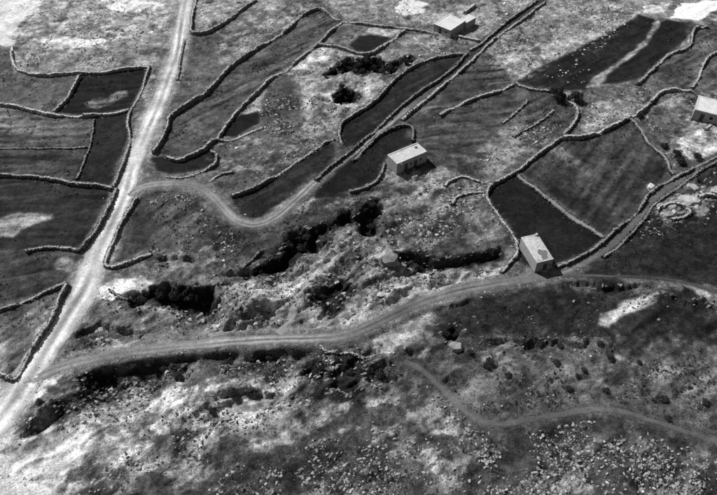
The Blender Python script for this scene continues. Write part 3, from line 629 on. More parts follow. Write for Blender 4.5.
def wall(pts, label, h=1.35, th_=.36, g=150, ruin=.20, lift=True):
    h *= .66; th_ *= .74
    Q3 = np.array([at(a, b, h*.95 if lift else 0) for a, b in pts])
    W, s = smooth_line(Q3[:, :2], .33); n = len(W)
    T = np.gradient(W, axis=0); T /= np.linalg.norm(T, axis=1)[:, None]+1e-9; N = np.stack([-T[:, 1], T[:, 0]], 1)
    W = W+N*(fbm(s+Q3[0, 0]*3, s*0+1, 5, 4, 2, .65)*.24)[:, None]; thv = th_*(1+fbm(s+Q3[0, 1]*5, s*0+2, 4, 4, 3, .65)*.30)
    zb = H(W[:, 0], W[:, 1]); sd = Q3[0, 0]*1.7+Q3[0, 1]
    hh = h*(1+fbm(s+sd, s*0, 6, 5, 1, .7)*ruin*2.2-np.clip(fbm(s+sd, s*0+9, 7, 3, 5)-.30, 0, 1)*ruin*9)
    hh = np.clip(hh, h*.22, h*1.2)
    ang = np.arctan2(T[:, 1], T[:, 0])
    o = np.array([W[0, 0], W[0, 1], zb[0]])
    root = empty('dry_stone_wall', o, label=label, category='stone wall', group='dry stone walls between the fields')
    # core: sides painted darker and top paler, as shade and sunlight
    prof = [(-1.12, -.5), (-.95, .0), (-.72, .9), (.72, .9), (.95, .0), (1.12, -.5)]
    V = []
    for a, z in prof:
        zz = zb-.5 if z < 0 else zb+hh*z
        V.append(np.stack([W[:, 0]+N[:, 0]*a*thv*.85, W[:, 1]+N[:, 1]*a*thv*.85, zz], 1))
    V = np.stack(V, 1)-o; ii = np.arange(n*6).reshape(n, 6); q = []
    for k in range(6):
        k2 = (k+1) % 6; q.append(np.stack([ii[:-1, k], ii[1:, k], ii[1:, k2], ii[:-1, k2]], 1))
    q = np.concatenate(q); caps = np.array([[ii[0, 0], ii[0, 1], ii[0, 2], ii[0, 3]], [ii[0, 0], ii[0, 3], ii[0, 4], ii[0, 5]], [ii[-1, 3], ii[-1, 2], ii[-1, 1], ii[-1, 0]], [ii[-1, 5], ii[-1, 4], ii[-1, 3], ii[-1, 0]]])
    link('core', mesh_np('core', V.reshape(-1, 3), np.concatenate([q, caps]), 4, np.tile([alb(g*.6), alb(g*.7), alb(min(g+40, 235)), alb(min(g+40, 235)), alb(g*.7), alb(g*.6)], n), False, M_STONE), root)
    # facing stones in rough courses, colour darkened as shade, then the paler cap
    L, Hf, A, Tn = [], [], [], []
    nc = max(1, int(h/.27))
    for k in range(nc):
        for sd_ in (-1, 1):
            z = (k+.5)/nc*.92; a = thv*(.98-.22*z)*sd_
            u = np.arange(n)[(np.arange(n)+k) % 1 == 0]
            m = len(u); j = RNG.normal(size=(m, 3))*.05
            L.append(np.stack([W[u, 0]+N[u, 0]*a[u]+j[:, 0]+T[u, 0]*RNG.uniform(-.2, .2, m), W[u, 1]+N[u, 1]*a[u]+j[:, 1]+T[u, 1]*RNG.uniform(-.2, .2, m), zb[u]+hh[u]*z+j[:, 2]], 1))
            Hf.append(np.stack([RNG.uniform(.11, .23, m), RNG.uniform(.06, .12, m), hh[u]/nc*RNG.uniform(.38, .56, m)], 1))
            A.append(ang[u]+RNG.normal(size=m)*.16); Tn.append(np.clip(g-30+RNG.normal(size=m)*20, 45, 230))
    L = np.concatenate(L)-o; Hf = np.concatenate(Hf); A = np.concatenate(A); Tn = alb(np.concatenate(Tn))
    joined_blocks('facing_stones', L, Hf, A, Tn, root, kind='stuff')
    m = n*2; u = np.repeat(np.arange(n), 2); a = np.tile([-.5, .5], n)*np.repeat(thv, 2)*1.1+RNG.normal(size=m)*.06
    keep = RNG.random(m) > .12; u = u[keep]; a = a[keep]; m = len(u)
    L = np.stack([W[u, 0]+N[u, 0]*a+RNG.normal(size=m)*.08, W[u, 1]+N[u, 1]*a+RNG.normal(size=m)*.08, zb[u]+hh[u]*.96+RNG.normal(size=m)*.05], 1)-o
    s_ = .06+.13*RNG.random(m)**1.7
    joined_rocks('coping_stones', L, s_, alb(np.clip(g+48+RNG.normal(size=m)*28, 70, 240)), .5, root, kind='stuff')  # cap colour paled to make the wall top look sunlit
    # a few fallen stones at its foot belong to the wall
    m = int(n*.9); u = RNG.choice(n, m, p=(1.3-hh/hh.max())/np.sum(1.3-hh/hh.max())); a = RNG.choice([-1, 1], m)*(th_+.05+.9*RNG.random(m)**2); x = W[u, 0]+N[u, 0]*a; y = W[u, 1]+N[u, 1]*a; s_ = RNG.uniform(.06, .19, m)
    joined_rocks('fallen_stones', np.stack([x, y, H(x, y)+s_*.15], 1)-o, s_, alb(np.clip(g-10+RNG.normal(size=m)*22, 60, 230)), .7, root, kind='stuff')
    return root
WALLS = [
 ([(11,44),(11,54),(13,63),(19,69),(33,72.5),(45,73.5),(75,71.5),(100,71.5),(120,68),(148,64)], 'curved pale wall across the upper left, bending up at its left end', {'g': 185}),
 ([(79,75),(74,84),(68,95),(60,104),(54,110)], 'short slanting wall along the left side of the small dark field', {'g': 160}),
 ([(-20,101),(0,103),(20,106),(40,111),(55,113.5),(80,114.5),(110,112),(129,108)], 'long pale wall below the small dark field at the upper left', {'g': 180}),
 ([(149,66),(144,80),(137,97),(130,108)], 'straight wall between the small dark field and the main road', {'h': 1.0, 'g': 140}),
 ([(129,110),(127,122),(129,134),(126,152),(118,173),(113,185)], 'roadside wall beside the dark field left of the main road', {'h': 1.1, 'g': 140}),
 ([(94,119),(91,138),(85,158),(76,178)], 'thin low bank wall splitting two fields at the left', {'h': .55, 'th_': .25, 'g': 110}),
 ([(-20,148),(30,148),(60,147.5),(87,147)], 'thin low straight boundary between the striped fields at the left edge', {'h': .4, 'th_': .22, 'g': 120}),
 ([(-20,174),(10,174),(33,175),(58,179),(72,182),(95,184),(112,187)], 'long wall above the dark field with the pale patch', {'g': 140}),
 ([(115,187),(109,204),(98,224),(88,238),(78,249)], 'roadside wall slanting along the left verge in the middle left', {'g': 125}),
 ([(25,250),(34,247.5),(47,246),(67,247),(76,250)], 'short wall ending free in the field below the long pale patch', {'g': 135, 'h': 1.1}),
 ([(-20,315),(0,307.5),(25,298),(50,288),(64,282)], 'wall rising to the road above the furrowed field at the lower left', {'g': 135}),
 ([(66,283),(58.5,298),(48.5,321),(37,338),(25,358),(14,376),(7,375),(-6,370)], 'roadside wall along the furrowed field, turning the lower left corner', {'g': 150}),
 ([(136,197),(130,207),(119,226),(110,247),(105,262),(110,266),(127,262),(138,257),(150,252)], 'hook shaped wall right of the main road', {'g': 150, 'h': 1.1}),
 ([(184,38),(181,55),(177,79)], 'low thin roadside wall right of the main road near the top', {'h': .6, 'th_': .25, 'g': 140}),
 ([(196,-6),(193,8),(191,22),(191.5,31),(205,31),(215,27),(230,17),(240,9),(256,-2)], 'wall around the stony corner plot at the top edge', {'g': 160}),
 ([(340,19),(330,13),(319,7),(310,9),(299,15),(292,23),(285,29),(270,38),(254,48),(239,58),(226,68),(219,77),(205,91),(192,99),(177,109),(169,116),(166,126),(160,139),(153,150)], 'tall dark faced terrace wall along the upper side of the long field', {'g': 150, 'h': 1.7}),
 ([(342,20),(330,30),(319,41),(305,52),(288,67),(280,71),(269,78),(255,92),(240,107),(230,119),(219,134),(213,139),(202,148),(186,156),(177,159),(166,155)], 'long wall along the lower side of the terrace field', {'g': 150, 'h': 1.3}),
 ([(217,138),(229,138.5),(238,135),(247,131),(262,124.5)], 'short wall below the small black triangular field', {'g': 150}),
 ([(211,151),(216,154),(215,161),(209,166),(197,171),(185,175),(177,175.5),(166,175)], 'curled wall just above the start of the side lane', {'g': 135, 'h': 1.2}),
 ([(232,172),(220,174),(209,180)], 'short low wall stub among stones right of the curled wall', {'g': 140, 'h': .7}),
 ([(232,194.5),(250,188),(265,180),(288,165),(307,152),(324,141),(334,137)], 'straight wall above the dark field in the lane bend', {'g': 135}),
 ([(316,179),(332,164),(354,147),(380,125),(411,97),(441,77),(457,64),(466,52)], 'lane wall along the lower side of the long dark field', {'g': 105, 'h': 1.0}),
 ([(341,141),(339,131),(341,123),(348,117),(374,100),(390,83),(404,71),(427,59),(447,54),(464,52)], 'wall along the upper side of the long dark field', {'g': 140, 'h': 1.2}),
 ([(352,160),(362,151),(377,136),(390,128),(402,124),(412,127),(413,140)], 'wall around the black field next to the flat roofed house', {'g': 100, 'h': 1.0}),
 ([(402,118),(417,105),(434,92),(450,78),(462,68),(472,60),(480,51),(497,35),(520,20),(545,1)], 'pale lower wall of the lane climbing to the top edge', {'g': 150, 'h': 1.1}),
 ([(470,49),(483,41),(496,30),(510,18),(537,0)], 'upper wall of the lane near the top edge', {'g': 140, 'h': 1.0}),
 ([(384,163),(382,172),(376,180),(364,187),(350,191)], 'low curved wall end beside the flat roofed house', {'g': 120, 'h': .8}),
 ([(440,114),(454,106),(480,95),(500,88.5),(514,82.5)], 'straight wall between the two grey fields right of the lane', {'g': 150, 'h': 1.2}),
 ([(516,82),(527,87),(538,89),(549,90)], 'short wall along the foot of the long black strip field', {'g': 145, 'h': 1.0}),
 ([(566,93),(567,100),(574,104),(578,112),(575,121),(568,129),(563,134)], 'hooked wall curving down right of the two dark bushes', {'g': 155, 'h': 1.3}),
 ([(691,89),(676,88),(664,89),(656,95),(644,108),(627,117),(604,128.5),(584,134.5),(564,135.5)], 'long pale wall sweeping above the large ploughed field', {'g': 175, 'h': 1.6}),
 ([(562,136),(550,144),(537,153),(525,163),(515,171),(502,178),(492,184),(488,190),(487,198),(492,207),(500,218),(510,230),(517,240),(516.5,252),(510,261),(502,271)], 'long wall winding down around the black field to the cart track', {'g': 145, 'h': 1.3}),
 ([(517,173),(530,184),(547,196),(562,208),(583,223),(603,237)], 'broad low rubble bank between the ploughed field and the black field', {'g': 95, 'h': .7, 'th_': .85, 'ruin': .25}),
 ([(557,265),(577,257),(601,243),(617,228),(637,211),(649,193),(662,184),(680,174),(700,163),(725,151)], 'wall along the upper side of the sunken lane at the right', {'g': 115, 'h': 1.2}),
 ([(604,256),(622,243),(640,224),(652,206),(662,197),(676,188),(691,177),(704,167),(725,157)], 'wall along the lower side of the sunken lane at the right', {'g': 100, 'h': .8}),
 ([(631,118),(640,128),(647,141),(656,149),(666,158),(670,168),(674,173)], 'wall separating the ploughed field from the stony yard at the right', {'g': 110, 'h': .9, 'th_': .5}),
 ([(638,82),(656,65),(671,52),(684,48),(691,42),(693,33),(697,26),(708,25)], 'stepped wall right of the black field strip at the top right', {'g': 150, 'h': 1.3}),
 ([(725,47),(717,51),(707,57),(702,67),(698,77),(692,86)], 'wall bending down from the right edge near the top', {'g': 165, 'h': 1.1}),
 ([(341,19.5),(354,21),(367,23),(384,25),(407,27),(433,31)], 'wall along the top of the small walled enclosure, reaching the upper house', {'g': 155, 'h': 1.2}),
 ([(453,34),(465,36.5),(479,39.5)], 'short thick wall in front of the upper house', {'g': 175, 'h': 1.2}),
 ([(319,43),(332,44.5),(345,48),(357,51.5),(367,52),(377,48),(390,40),(405,29)], 'wall along the lower side of the small enclosure near the top', {'g': 155, 'h': 1.2}),
 ([(465,11),(470,7),(475,4)], 'short pale wall stub behind the upper house', {'g': 180, 'h': 1.3, 'th_': .5}),
 ([(527,100),(520,107),(513,114),(503,122)], 'upper of two thin slanting wall lines in the grey field', {'g': 135, 'h': .7, 'th_': .28}),
 ([(553,110),(542,119),(525,129),(513,135)], 'lower of two thin slanting wall lines in the grey field', {'g': 130, 'h': .6, 'th_': .28}),
 ([(445,185),(449,180),(458,177),(468,177),(479,181)], 'ruined upper arc of stones right of the flat roofed house', {'g': 150, 'h': .7, 'ruin': .3}),
 ([(452,203),(457,197),(469,193),(484,192)], 'ruined lower arc of stones right of the flat roofed house', {'g': 150, 'h': .7, 'ruin': .3}),
 ([(718,117),(712,122),(706,128)], 'short broken wall below the house at the right edge', {'g': 165, 'h': 1.0}),
 ([(322,345),(326,350),(340,352),(354,353.5),(363,358)], 'thin pale wall below the cart track above a dark hollow', {'g': 150, 'h': .8, 'th_': .26}),
 ([(658,208),(664,204),(673,202),(685,205)], 'broken ruin wall left of the wide slab below the sunken lane', {'g': 160, 'h': 1.1, 'ruin': .4}),
 ([(686,206),(690,211),(682,216),(672,218)], 'lowest broken ruin wall below the sunken lane', {'g': 150, 'h': 1.0, 'ruin': .4}),
 ([(699,195),(706,193),(716,195)], 'broken ruin wall near the right edge below the sunken lane', {'g': 165, 'h': 1.1, 'ruin': .4}),
 ([(110,290),(124,298),(136,304),(138,311)], 'low stone edge between the pale bare patch and the black pit', {'g': 120, 'h': .5, 'th_': .25}),
 ([(240,268),(254,256),(264,248)], 'faint low wall line slanting up from the dark scarp', {'g': 105, 'h': .6, 'th_': .25}),
]
for pts, lab, kw in WALLS: wall(pts, lab, **kw)

# ------------------------------------------------------------------ houses
def bevel_box(name, x0, x1, y0, y1, z0, z1, mat, parent, jit=0.0, b=.02, tone_=None):
    c = np.array([(x, y, z) for z in (z0, z1) for y in (y0, y1) for x in (x0, x1)], float)
    c += RNG.normal(size=c.shape)*jit
    me = mesh_np(name, c, BOXQ, 4, None if tone_ is None else np.full(8, tone_), False, mat)
    o = link(name, me, parent)
    if b:
        md = o.modifiers.new('edge', 'BEVEL'); md.width = b; md.segments = 2
    return o
def house_frame(p0, p1, p2, h):
    """roof corners: front left, front right, back left"""
    A, B, C = at(*p0, h), at(*p1, h), at(*p2, h)
    u = (B-A)[:2]; Lx = np.linalg.norm(u); u = u/Lx; v = np.array([-u[1], u[0]]); Ly = abs((C-A)[:2]@v)
    return A[:2], u, Lx, Ly, math.atan2(u[1], u[0])
def hut(name, p0, p1, p2, h, label, roof, wallm, openings, Lx=None, Ly=None, group=None, extras=None, parapet=.11):
    A, u, lx, ly, rz = house_frame(p0, p1, p2, h); Lx = Lx or lx; Ly = Ly or ly
    v = np.array([-u[1], u[0]]); cs = [A+u*a*Lx+v*b*Ly for a in (0, .5, 1) for b in (0, .5, 1)]
    z0 = float(np.mean([H(c[0], c[1]) for c in cs]))
    root = empty(name, (A[0], A[1], z0), rz, label=label, category='house')
    if group: root['group'] = group
    t = .45
    # walls, openings cut as gaps between blocks of the front wall
    fr = sorted([o for o in openings if o[0] == 'front'], key=lambda o: o[1])
    bevel_box('wall', 0, Lx, Ly-t, Ly, -.9, h-.02, wallm, root, .015)
    bevel_box('wall', 0, t, .002+t, Ly-t-.002, -.9, h-.025, wallm, root, .012)
    bevel_box('wall', Lx-t, Lx, .002+t, Ly-t-.002, -.9, h-.025, wallm, root, .012)
    fw = empty_part = None
    V, F = [], []
    def blk(x0, x1, zz0, zz1):
        k = len(V)*8; V.append(np.array([(x, y, z) for z in (zz0, zz1) for y in (0, t) for x in (x0, x1)])); F.append(BOXQ+k)
    x = 0
    for _, xc, wd, za, zb_, kind in fr:
        blk(x, xc-wd/2, -.9, h-.02)
        blk(xc-wd/2, xc+wd/2, zb_, h-.021)
        blk(xc-wd/2, xc+wd/2, -.9, max(za, .02)) if kind == 'window' else blk(xc-wd/2, xc+wd/2, -.9, .02)
        x = xc+wd/2
    blk(x, Lx, -.9, h-.02)
    link('front_wall', mesh_np('front_wall', np.concatenate(V), np.concatenate(F), 4, None, False, wallm), root)
    for _, xc, wd, za, zb_, kind in fr:
        if kind == 'door':
            d = bevel_box('door', xc-wd/2+.03, xc+wd/2-.03, .22, .28, .03, zb_-.03, M_WOOD, root, 0, .01)
            bevel_box('handle', xc+wd*.28, xc+wd*.28+.05, .17, .22, 1.0, 1.14, M_DARK, d, 0, 0)
        else:
            d = bevel_box('window', xc-wd/2+.03, xc+wd/2-.03, .26, .3, za+.03, zb_-.03, M_DARK, root, 0, 0)
            bevel_box('shutter_bar', xc-.03, xc+.03, .2, .258, za+.03, zb_-.03, M_WOOD, d, 0, 0)
        bevel_box('lintel', xc-wd/2-.18, xc+wd/2+.18, -.035, .2, zb_+.004, zb_+.22, wallm, root, .006, .015)
    bevel_box('roof', .25, Lx-.25, .25, Ly-.25, h-.22, h+.03, roof, root, .01, .01)
    p = .28
    for a in ((-.04, Lx+.04, -.04, p), (-.04, Lx+.04, Ly-p, Ly+.04), (-.04, p, p+.002, Ly-p-.002), (Lx-p, Lx+.04, p+.002, Ly-p-.002)):
        bevel_box('parapet', *a, h-.018, h+parapet+RNG.normal()*.02, roof, root, .035, .04)
    # rubble of uneven wall stones at the corners
    for cx_, cy_ in ((0, 0), (Lx, 0)):
        zz = 0.05; k = 0
        while zz < h-.35:
            s = .30 if k % 2 else .2
            bevel_box('quoin', cx_-.03 if cx_ == 0 else cx_-s, cx_+s if cx_ == 0 else cx_+.03, -.03, .5-s, zz, zz+.27, wallm, root, .012, .02); zz += .285; k += 1
    if extras: extras(root, Lx, Ly, h)
    return root
def ex_main(root, Lx, Ly, h):
    c = bevel_box('roof_hatch', Lx-1.6, Lx-.9, Ly-1.5, Ly-.9, h+.031, h+.16, M_WALL, root, .01, .02)
    bevel_box('hatch_lid', Lx-1.52, Lx-.98, Ly-1.42, Ly-.98, h+.162, h+.20, M_WOOD, c, 0, 0)
    bevel_box('water_spout', .8, 1.0, -.55, -.042, h-.1, h+.0, M_WALL, root, .006, .02)
hut('stone_house', (397,164), (427,151.5), (387.5,155), 3.0, 'flat roofed stone house with pale roof and a dark front with two openings', M_ROOF, M_WALL,
    [('front', 2.5, .95, 0, 2.1, 'door'), ('front', 5.0, .9, 0, 2.0, 'door'), ('front', 3.75, .6, 1.2, 1.9, 'window'), ('front', 6.4, .6, 1.2, 1.9, 'window')], extras=ex_main)
def ex_stain(root, Lx, Ly, h):
    k = 22; a = np.linspace(0, 2*math.pi, k, endpoint=False); r = 1+.18*np.sin(a*3+1)+.12*np.sin(a*5)+RNG.normal(size=k)*.05
    V = np.stack([Lx*.62+.85*r*np.cos(a), Ly*.24+1.35*r*np.sin(a), np.full(k, h+.036)], 1)
    V = np.vstack([V, V-np.array([0, 0, .02])])
    me = bpy.data.meshes.new('roof_stain'); fs = [list(range(k)), list(range(2*k-1, k-1, -1))]+[[i, i+k, (i+1) % k+k, (i+1) % k] for i in range(k)]
    me.from_pydata([tuple(p) for p in V], [], fs); me.materials.append(M_STAIN); link('damp_patch', me, root, label='dark damp patch on the pale roof')
    bevel_box('corner_post', Lx-.5, Lx-.1, Ly-.5, Ly-.1, h+.2, h+.5, M_ROOF, root, .02, .04)
    bevel_box('step', Lx*.6-.6, Lx*.6+.6, -.5, -.04, -.6, .12, M_WALL, root, .02, .03)
hut('stone_hut', (537,263), (553.5,259.2), (525,236.8), 2.7, 'narrow stone hut with a stained pale roof at the bend of the cart track', M_ROOF2, M_WALL,
    [('front', 2.0, .9, 0, 1.9, 'door'), ('front', 3.0, .5, 1.1, 1.6, 'window')], extras=ex_stain)
hut('stone_house', (434,24), (450.7,30.8), (447,12.5), 2.3, 'white roofed house block near the top edge, the larger of two joined blocks', M_WHITE, M_WALL,
    [('front', 2.2, .9, 0, 1.85, 'door'), ('front', 4.2, .6, 1.0, 1.6, 'window')], Ly=7.0)
hut('stone_shed', (459,19.5), (466.5,23), (466,12.5), 2.1, 'small pale shed block joined behind the white roofed house near the top', M_WHITE, M_WALL,
    [('front', 1.4, .8, 0, 1.7, 'door')], Ly=4.2)
hut('stone_house', (695,110), (715,114.7), (704.5,97.3), 2.6, 'white roofed house cut by the right edge above the stony yard', M_WHITE, M_WALL,
    [('front', 2.0, .9, 0, 2.0, 'door'), ('front', 4.0, .7, 1.0, 1.8, 'window'), ('front', 6.2, .7, 1.0, 1.8, 'window')], Lx=9.0)

# ------------------------------------------------------------------ pale rock slabs and ledges
def slab(pts, hgt, g, label):
    A = np.array([at(a, b, hgt*.8) for a, b in pts]); c = A[:, :2].mean(0); D = A[:, :2]-c
    ev, E = np.linalg.eigh(D.T@D/len(D)); ax = E[:, 1]; L = max(.9, np.abs(D@E[:, 1]).max()*1.1); B = max(.6, np.abs(D@E[:, 0]).max()*1.15)
    v, f = ico(4); r = np.random.default_rng(int(pts[0][0]*7))
    for _ in range(16):
        nr = r.normal(size=3)*np.array([1, 1, .5]); nr /= np.linalg.norm(nr); q = r.uniform(.62, .9); v = v-np.maximum(v@nr-q, 0)[:, None]*nr
    v = v-np.maximum(v[:, 2:]-.42, 0)*np.array([0, 0, .93])
    v = v*np.array([L, B, hgt*1.9])
    k = fbm(v[:, 0]+pts[0][0], v[:, 1]+v[:, 2], 1.1, 4, 3)
    v = v*(1+k[:, None]*.07); v[:, 2] += fbm(v[:, 0], v[:, 1]+pts[0][1], .8, 3, 5)*.07
    z = float(H(c[0], c[1]))
    ob = link('rock_slab', mesh_np('rock_slab', v, f, 3, alb(np.clip(g+k*25, 40, 240)), False, M_STONE), label=label, category='rock')
    ob.location = (c[0], c[1], z+.02); ob.rotation_euler = (0, 0, math.atan2(ax[1], ax[0]))
slab([(647,185),(650,183),(655,185),(654,189),(649,189)], .7, 190, 'small white rock block at the fork of the sunken lane')
slab([(677,195),(690,195.5),(704,198),(697,201),(692,204),(683,200)], .9, 180, 'wide pale rock slab below the sunken lane at the right')
slab([(687,182),(693,183),(701,188),(698,190),(690,187)], .8, 175, 'pale slanting rock slab close under the sunken lane at the right')
slab([(395,263),(404,262),(406,267),(402,272),(396,270)], .6, 138, 'rounded grey boulder knoll at the left end of the ledge')
slab([(384,254),(392,252),(397,256),(395,265),(387,266),(382,260)], .7, 128, 'domed rock knoll beside the dark ledge above the cart track')
slab([(448,344),(456,341),(464,344),(462,350),(452,351)], .8, 150, 'pale boulder block below the small black hole')
slab([(708,189),(720,186),(726,191),(714,194)], .8, 185, 'pale rock slab touching the right edge below the lane')

slab([(657,205),(662,203),(667,206),(661,208)], .5, 170, 'leftmost small pale rock block below the sunken lane')
slab([(669,203),(675,201),(678,206),(671,208)], .5, 165, 'small pale rock block left of the wide slab')
slab([(665,212),(671,210),(674,215),(667,217)], .5, 150, 'lowest grey rock block below the sunken lane')
# ------------------------------------------------------------------ individual boulders
BM = []
for k in range(8):
    v, f = rock_shape(2, 40+k); v = v*np.array([1, .72, .6])*(1+np.random.default_rng(k).normal(size=(len(v), 1))*.035)
    BM.append(mesh_np('boulder', v, f, 3, np.full(len(v), float(alb(148+10*(k % 4)))), False, M_STONE))
def boulder(x, y, s, label, group):
    o = bpy.data.objects.new('boulder', BM[RNG.integers(0, 8)]); COL.objects.link(o)
    o.location = (x, y, float(H(x, y))+s*.22); o.scale = (s*RNG.uniform(.85, 1.2), s*RNG.uniform(.8, 1.1), s*RNG.uniform(.7, 1.0))
    o.rotation_euler = (RNG.normal()*.2, RNG.normal()*.2, RNG.random()*6.28)
    o['label'] = label; o['category'] = 'boulder'; o['group'] = group
def boulder_patch(pts, n, a, b, label, group):
    W = P(pts); (x0, y0), (x1, y1) = W.min(0), W.max(0); c = 0; tries = 0; got = []
    while c < n and tries < 9000:
        tries += 1; x = RNG.uniform(x0, x1); y = RNG.uniform(y0, y1)
        _, ins = seg_dist(W, np.array([x]), np.array([y]), True)
        if not ins[0] or RNG.random() > np.clip((float(fbm(x, y, 6, 3, 6))*.5+.5-.3)*2.2, 0, 1): continue
        s = a+(b-a)*RNG.random()**2
        if any((x-q[0])**2+(y-q[1])**2 < (.8*(s+q[2]))**2 for q in got): continue
        got.append((x, y, s)); boulder(x, y, s, label, group); c += 1
boulder_patch([(600,446),(640,424),(668,436),(700,446),(712,460),(705,485),(690,492),(560,492),(552,476),(580,466)], 104, .17, .38, 'pale boulder among the dense scatter at the lower right', 'boulders at the lower right')
boulder_patch([(318,424),(370,408),(412,436),(440,430),(474,470),(500,492),(240,492),(262,470)], 62, .17, .36, 'pale boulder in the scatter at the bottom middle', 'boulders at the bottom middle')
boulder_patch([(478,440),(496,452),(524,480),(520,494),(478,494)], 24, .18, .40, 'pale boulder in the slanting row left of the lower right scatter', 'boulders in the slanting row at the bottom')
boulder_patch([(424,384),(446,398),(480,430),(470,448),(440,420)], 18, .16, .36, 'small boulder beside the footpath in the foreground', 'boulders beside the footpath')
boulder_patch([(122,456),(148,446),(172,448),(170,464),(150,474),(126,478)], 24, .2, .45, 'white boulder in the cluster at the lower left', 'boulders in the lower left cluster')
boulder_patch([(390,186),(430,178),(470,200),(484,214),(470,240),(420,236),(392,220)], 46, .18, .38, 'pale boulder on the stony ground below the flat roofed house', 'boulders below the flat roofed house')
boulder_patch([(164,192),(192,190),(200,200),(182,206),(166,202)], 14, .2, .45, 'pale boulder in the cluster just below the side lane', 'boulders below the side lane')

# ------------------------------------------------------------------ bushes and trees
def tube(a, b, r0, r1, n=6):
    a = np.array(a, float); b = np.array(b, float); d = b-a; d /= np.linalg.norm(d); q = np.cross(d, [.3, .9, .1]); q /= np.linalg.norm(q); r = np.cross(d, q)
    t = np.arange(n)/n*2*math.pi; c = np.cos(t)[:, None]*q+np.sin(t)[:, None]*r
    V = np.vstack([a+c*r0, b+c*r1]); F = [(i, (i+1) % n, (i+1) % n+n, i+n) for i in range(n)]; return V, np.array(F)
def bush_meshes(seed, nleaf=1500, low_=False):
    r = np.random.default_rng(seed); V = []; F = []; k = 0; tips = []
    Z = .22 if low_ else .42
    v, f = tube((0, 0, -.25), (0.03, 0.02, Z), .10, .075); V.append(v); F.append(f+k); k += len(v)
    for i in range(6):
        a = i*1.05+r.normal()*.2; tip = np.array([math.cos(a)*.55, math.sin(a)*.55, Z+.25+r.random()*.3]); tips.append(tip)
        v, f = tube((.03, .02, Z-.05), tip, .055, .02); V.append(v); F.append(f+k); k += len(v)
    tr = mesh_np('trunk', np.vstack(V), np.concatenate(F), 4, None, True, M_BARK)
    lobes = [(t+r.normal(size=3)*.08, r.uniform(.34, .5)) for t in tips]+[(np.array([0, 0, .85])+r.normal(size=3)*.1, .5), (np.array([.2, -.2, .7]), .45)]
    ctr = []; nrm = []
    for i in range(nleaf):
        c, R = lobes[r.integers(0, len(lobes))]; d = r.normal(size=3); d /= np.linalg.norm(d)
        rr = R*(r.random()**.28)*(1+.25*math.sin(d[0]*7+c[0]*9)*math.cos(d[1]*6+d[2]*5)); p = c+d*rr*np.array([1, 1, .8])
        if p[2] < .06: continue
        ctr.append(p); nrm.append(d+r.normal(size=3)*.6+np.array([0, 0, .3]))
    ctr = np.array(ctr); nrm = np.array(nrm); nrm /= np.linalg.norm(nrm, axis=1)[:, None]
    q = np.cross(nrm, r.normal(size=nrm.shape)); q /= np.linalg.norm(q, axis=1)[:, None]; w_ = np.cross(nrm, q); s = r.uniform(.05, .11, len(ctr))[:, None]
    V = np.stack([ctr-q*s, ctr-w_*s*.6, ctr+q*s, ctr+w_*s*.6], 1).reshape(-1, 3)
    clump = fbm(ctr[:, 0]*3, ctr[:, 1]*3+ctr[:, 2]*2, 1, 2, seed % 5)
    t = np.repeat(np.clip(.040*(1+clump*.5), .012, .1), 4)
    cr = mesh_np('crown', V, np.arange(len(V)).reshape(-1, 4), 4, t, False, M_LEAF)
    return tr, cr
ORDN = ['leftmost', 'second', 'third', 'fourth', 'fifth', 'sixth', 'seventh', 'eighth', 'ninth', 'tenth', 'eleventh']
def nth(p, spots):
    xs_ = sorted((q[0], q[1]) for q in spots); k = xs_.index((p[0], p[1])); m = len(xs_)-1-k
    if k == 0: return 'leftmost'
    if m == 0: return 'rightmost'
    return ORDN[k]+' from the left' if k <= m else ORDN[m]+' from the right'
BUSH = [bush_meshes(11), bush_meshes(23), bush_meshes(37, 1300, True), bush_meshes(41, 1300, True)]
def bush(px, py, r, h, label, group, kind=0, name='bush', lift=.4):
    p = at(px, py, h*lift); root = empty(name, p, RNG.random()*6.28, label=label, category=name.replace('_', ' '), group=group)
    root.scale = (r, r*RNG.uniform(.85, 1.1), h)
    tr, cr = BUSH[kind]; link('trunk', tr, root); link('crown', cr, root)
L1, G1 = 'dark round tree in the ragged row along the upper quarry edge', 'trees along the upper quarry edge'
for px, py, r, h in ((325,76,1.4,1.7),(333,71,1.8,2.3),(341,68,2.0,2.6),(350,65,2.1,2.8),(358,67,2.0,2.6),(366,64,2.1,2.8),(373,69,1.7,2.2),(350,70,1.5,2.0),(390,69,1.7,2.3),(397,65,1.9,2.5),(405,62,1.7,2.2),(412,59,1.5,1.9),(362,72,1.5,1.8),(383,63,1.2,1.6)):
    NTH = ['leftmost', 'second', 'third', 'fourth', 'fifth', 'sixth', 'seventh', 'eighth', 'ninth', 'tenth', 'eleventh', 'twelfth', 'thirteenth', 'rightmost']
    k = sorted([325,333,341,350,358,366,373,350.5,390,397,405,412,362,383]).index(px if (px, py) != (350, 70) else 350.5)
    lab = (NTH[k] if k in (0, 13) else NTH[k]+' from the left')+' of the dark trees in the row along the upper quarry edge'
    bush(px, py, r*.66, h*.55, lab, G1, RNG.integers(0, 2), 'tree')
L2, G2 = 'dark bush crowded in the oval hollow in the pale ground', 'bushes in the oval hollow'
SP_ = ((336,97,1.3,1.9),(342,94,1.5,2.2),(349,95,1.7,2.4),(356,97,1.3,1.8),(346,99,1.4,1.9),(340,99,1.2,1.6))
for px, py, r, h in SP_:
    bush(px, py, r*.6, h*.5, nth((px, py), SP_)+' of the dark bushes crowded in the oval hollow', G2, RNG.integers(0, 2))
bush(556,95,2.0,2.6,'larger dark tree left of the hooked wall','trees by the hooked wall',0,'tree')
bush(561,99,1.4,1.9,'smaller dark tree pressed against the hooked wall','trees by the hooked wall',1,'tree')
bush(576,98,1.7,1.9,'dark tree just right of the hooked wall','trees by the hooked wall',0,'tree')
L3, G3 = 'dark bush growing in the deep black quarry hollow', 'bushes in the quarry hollows'
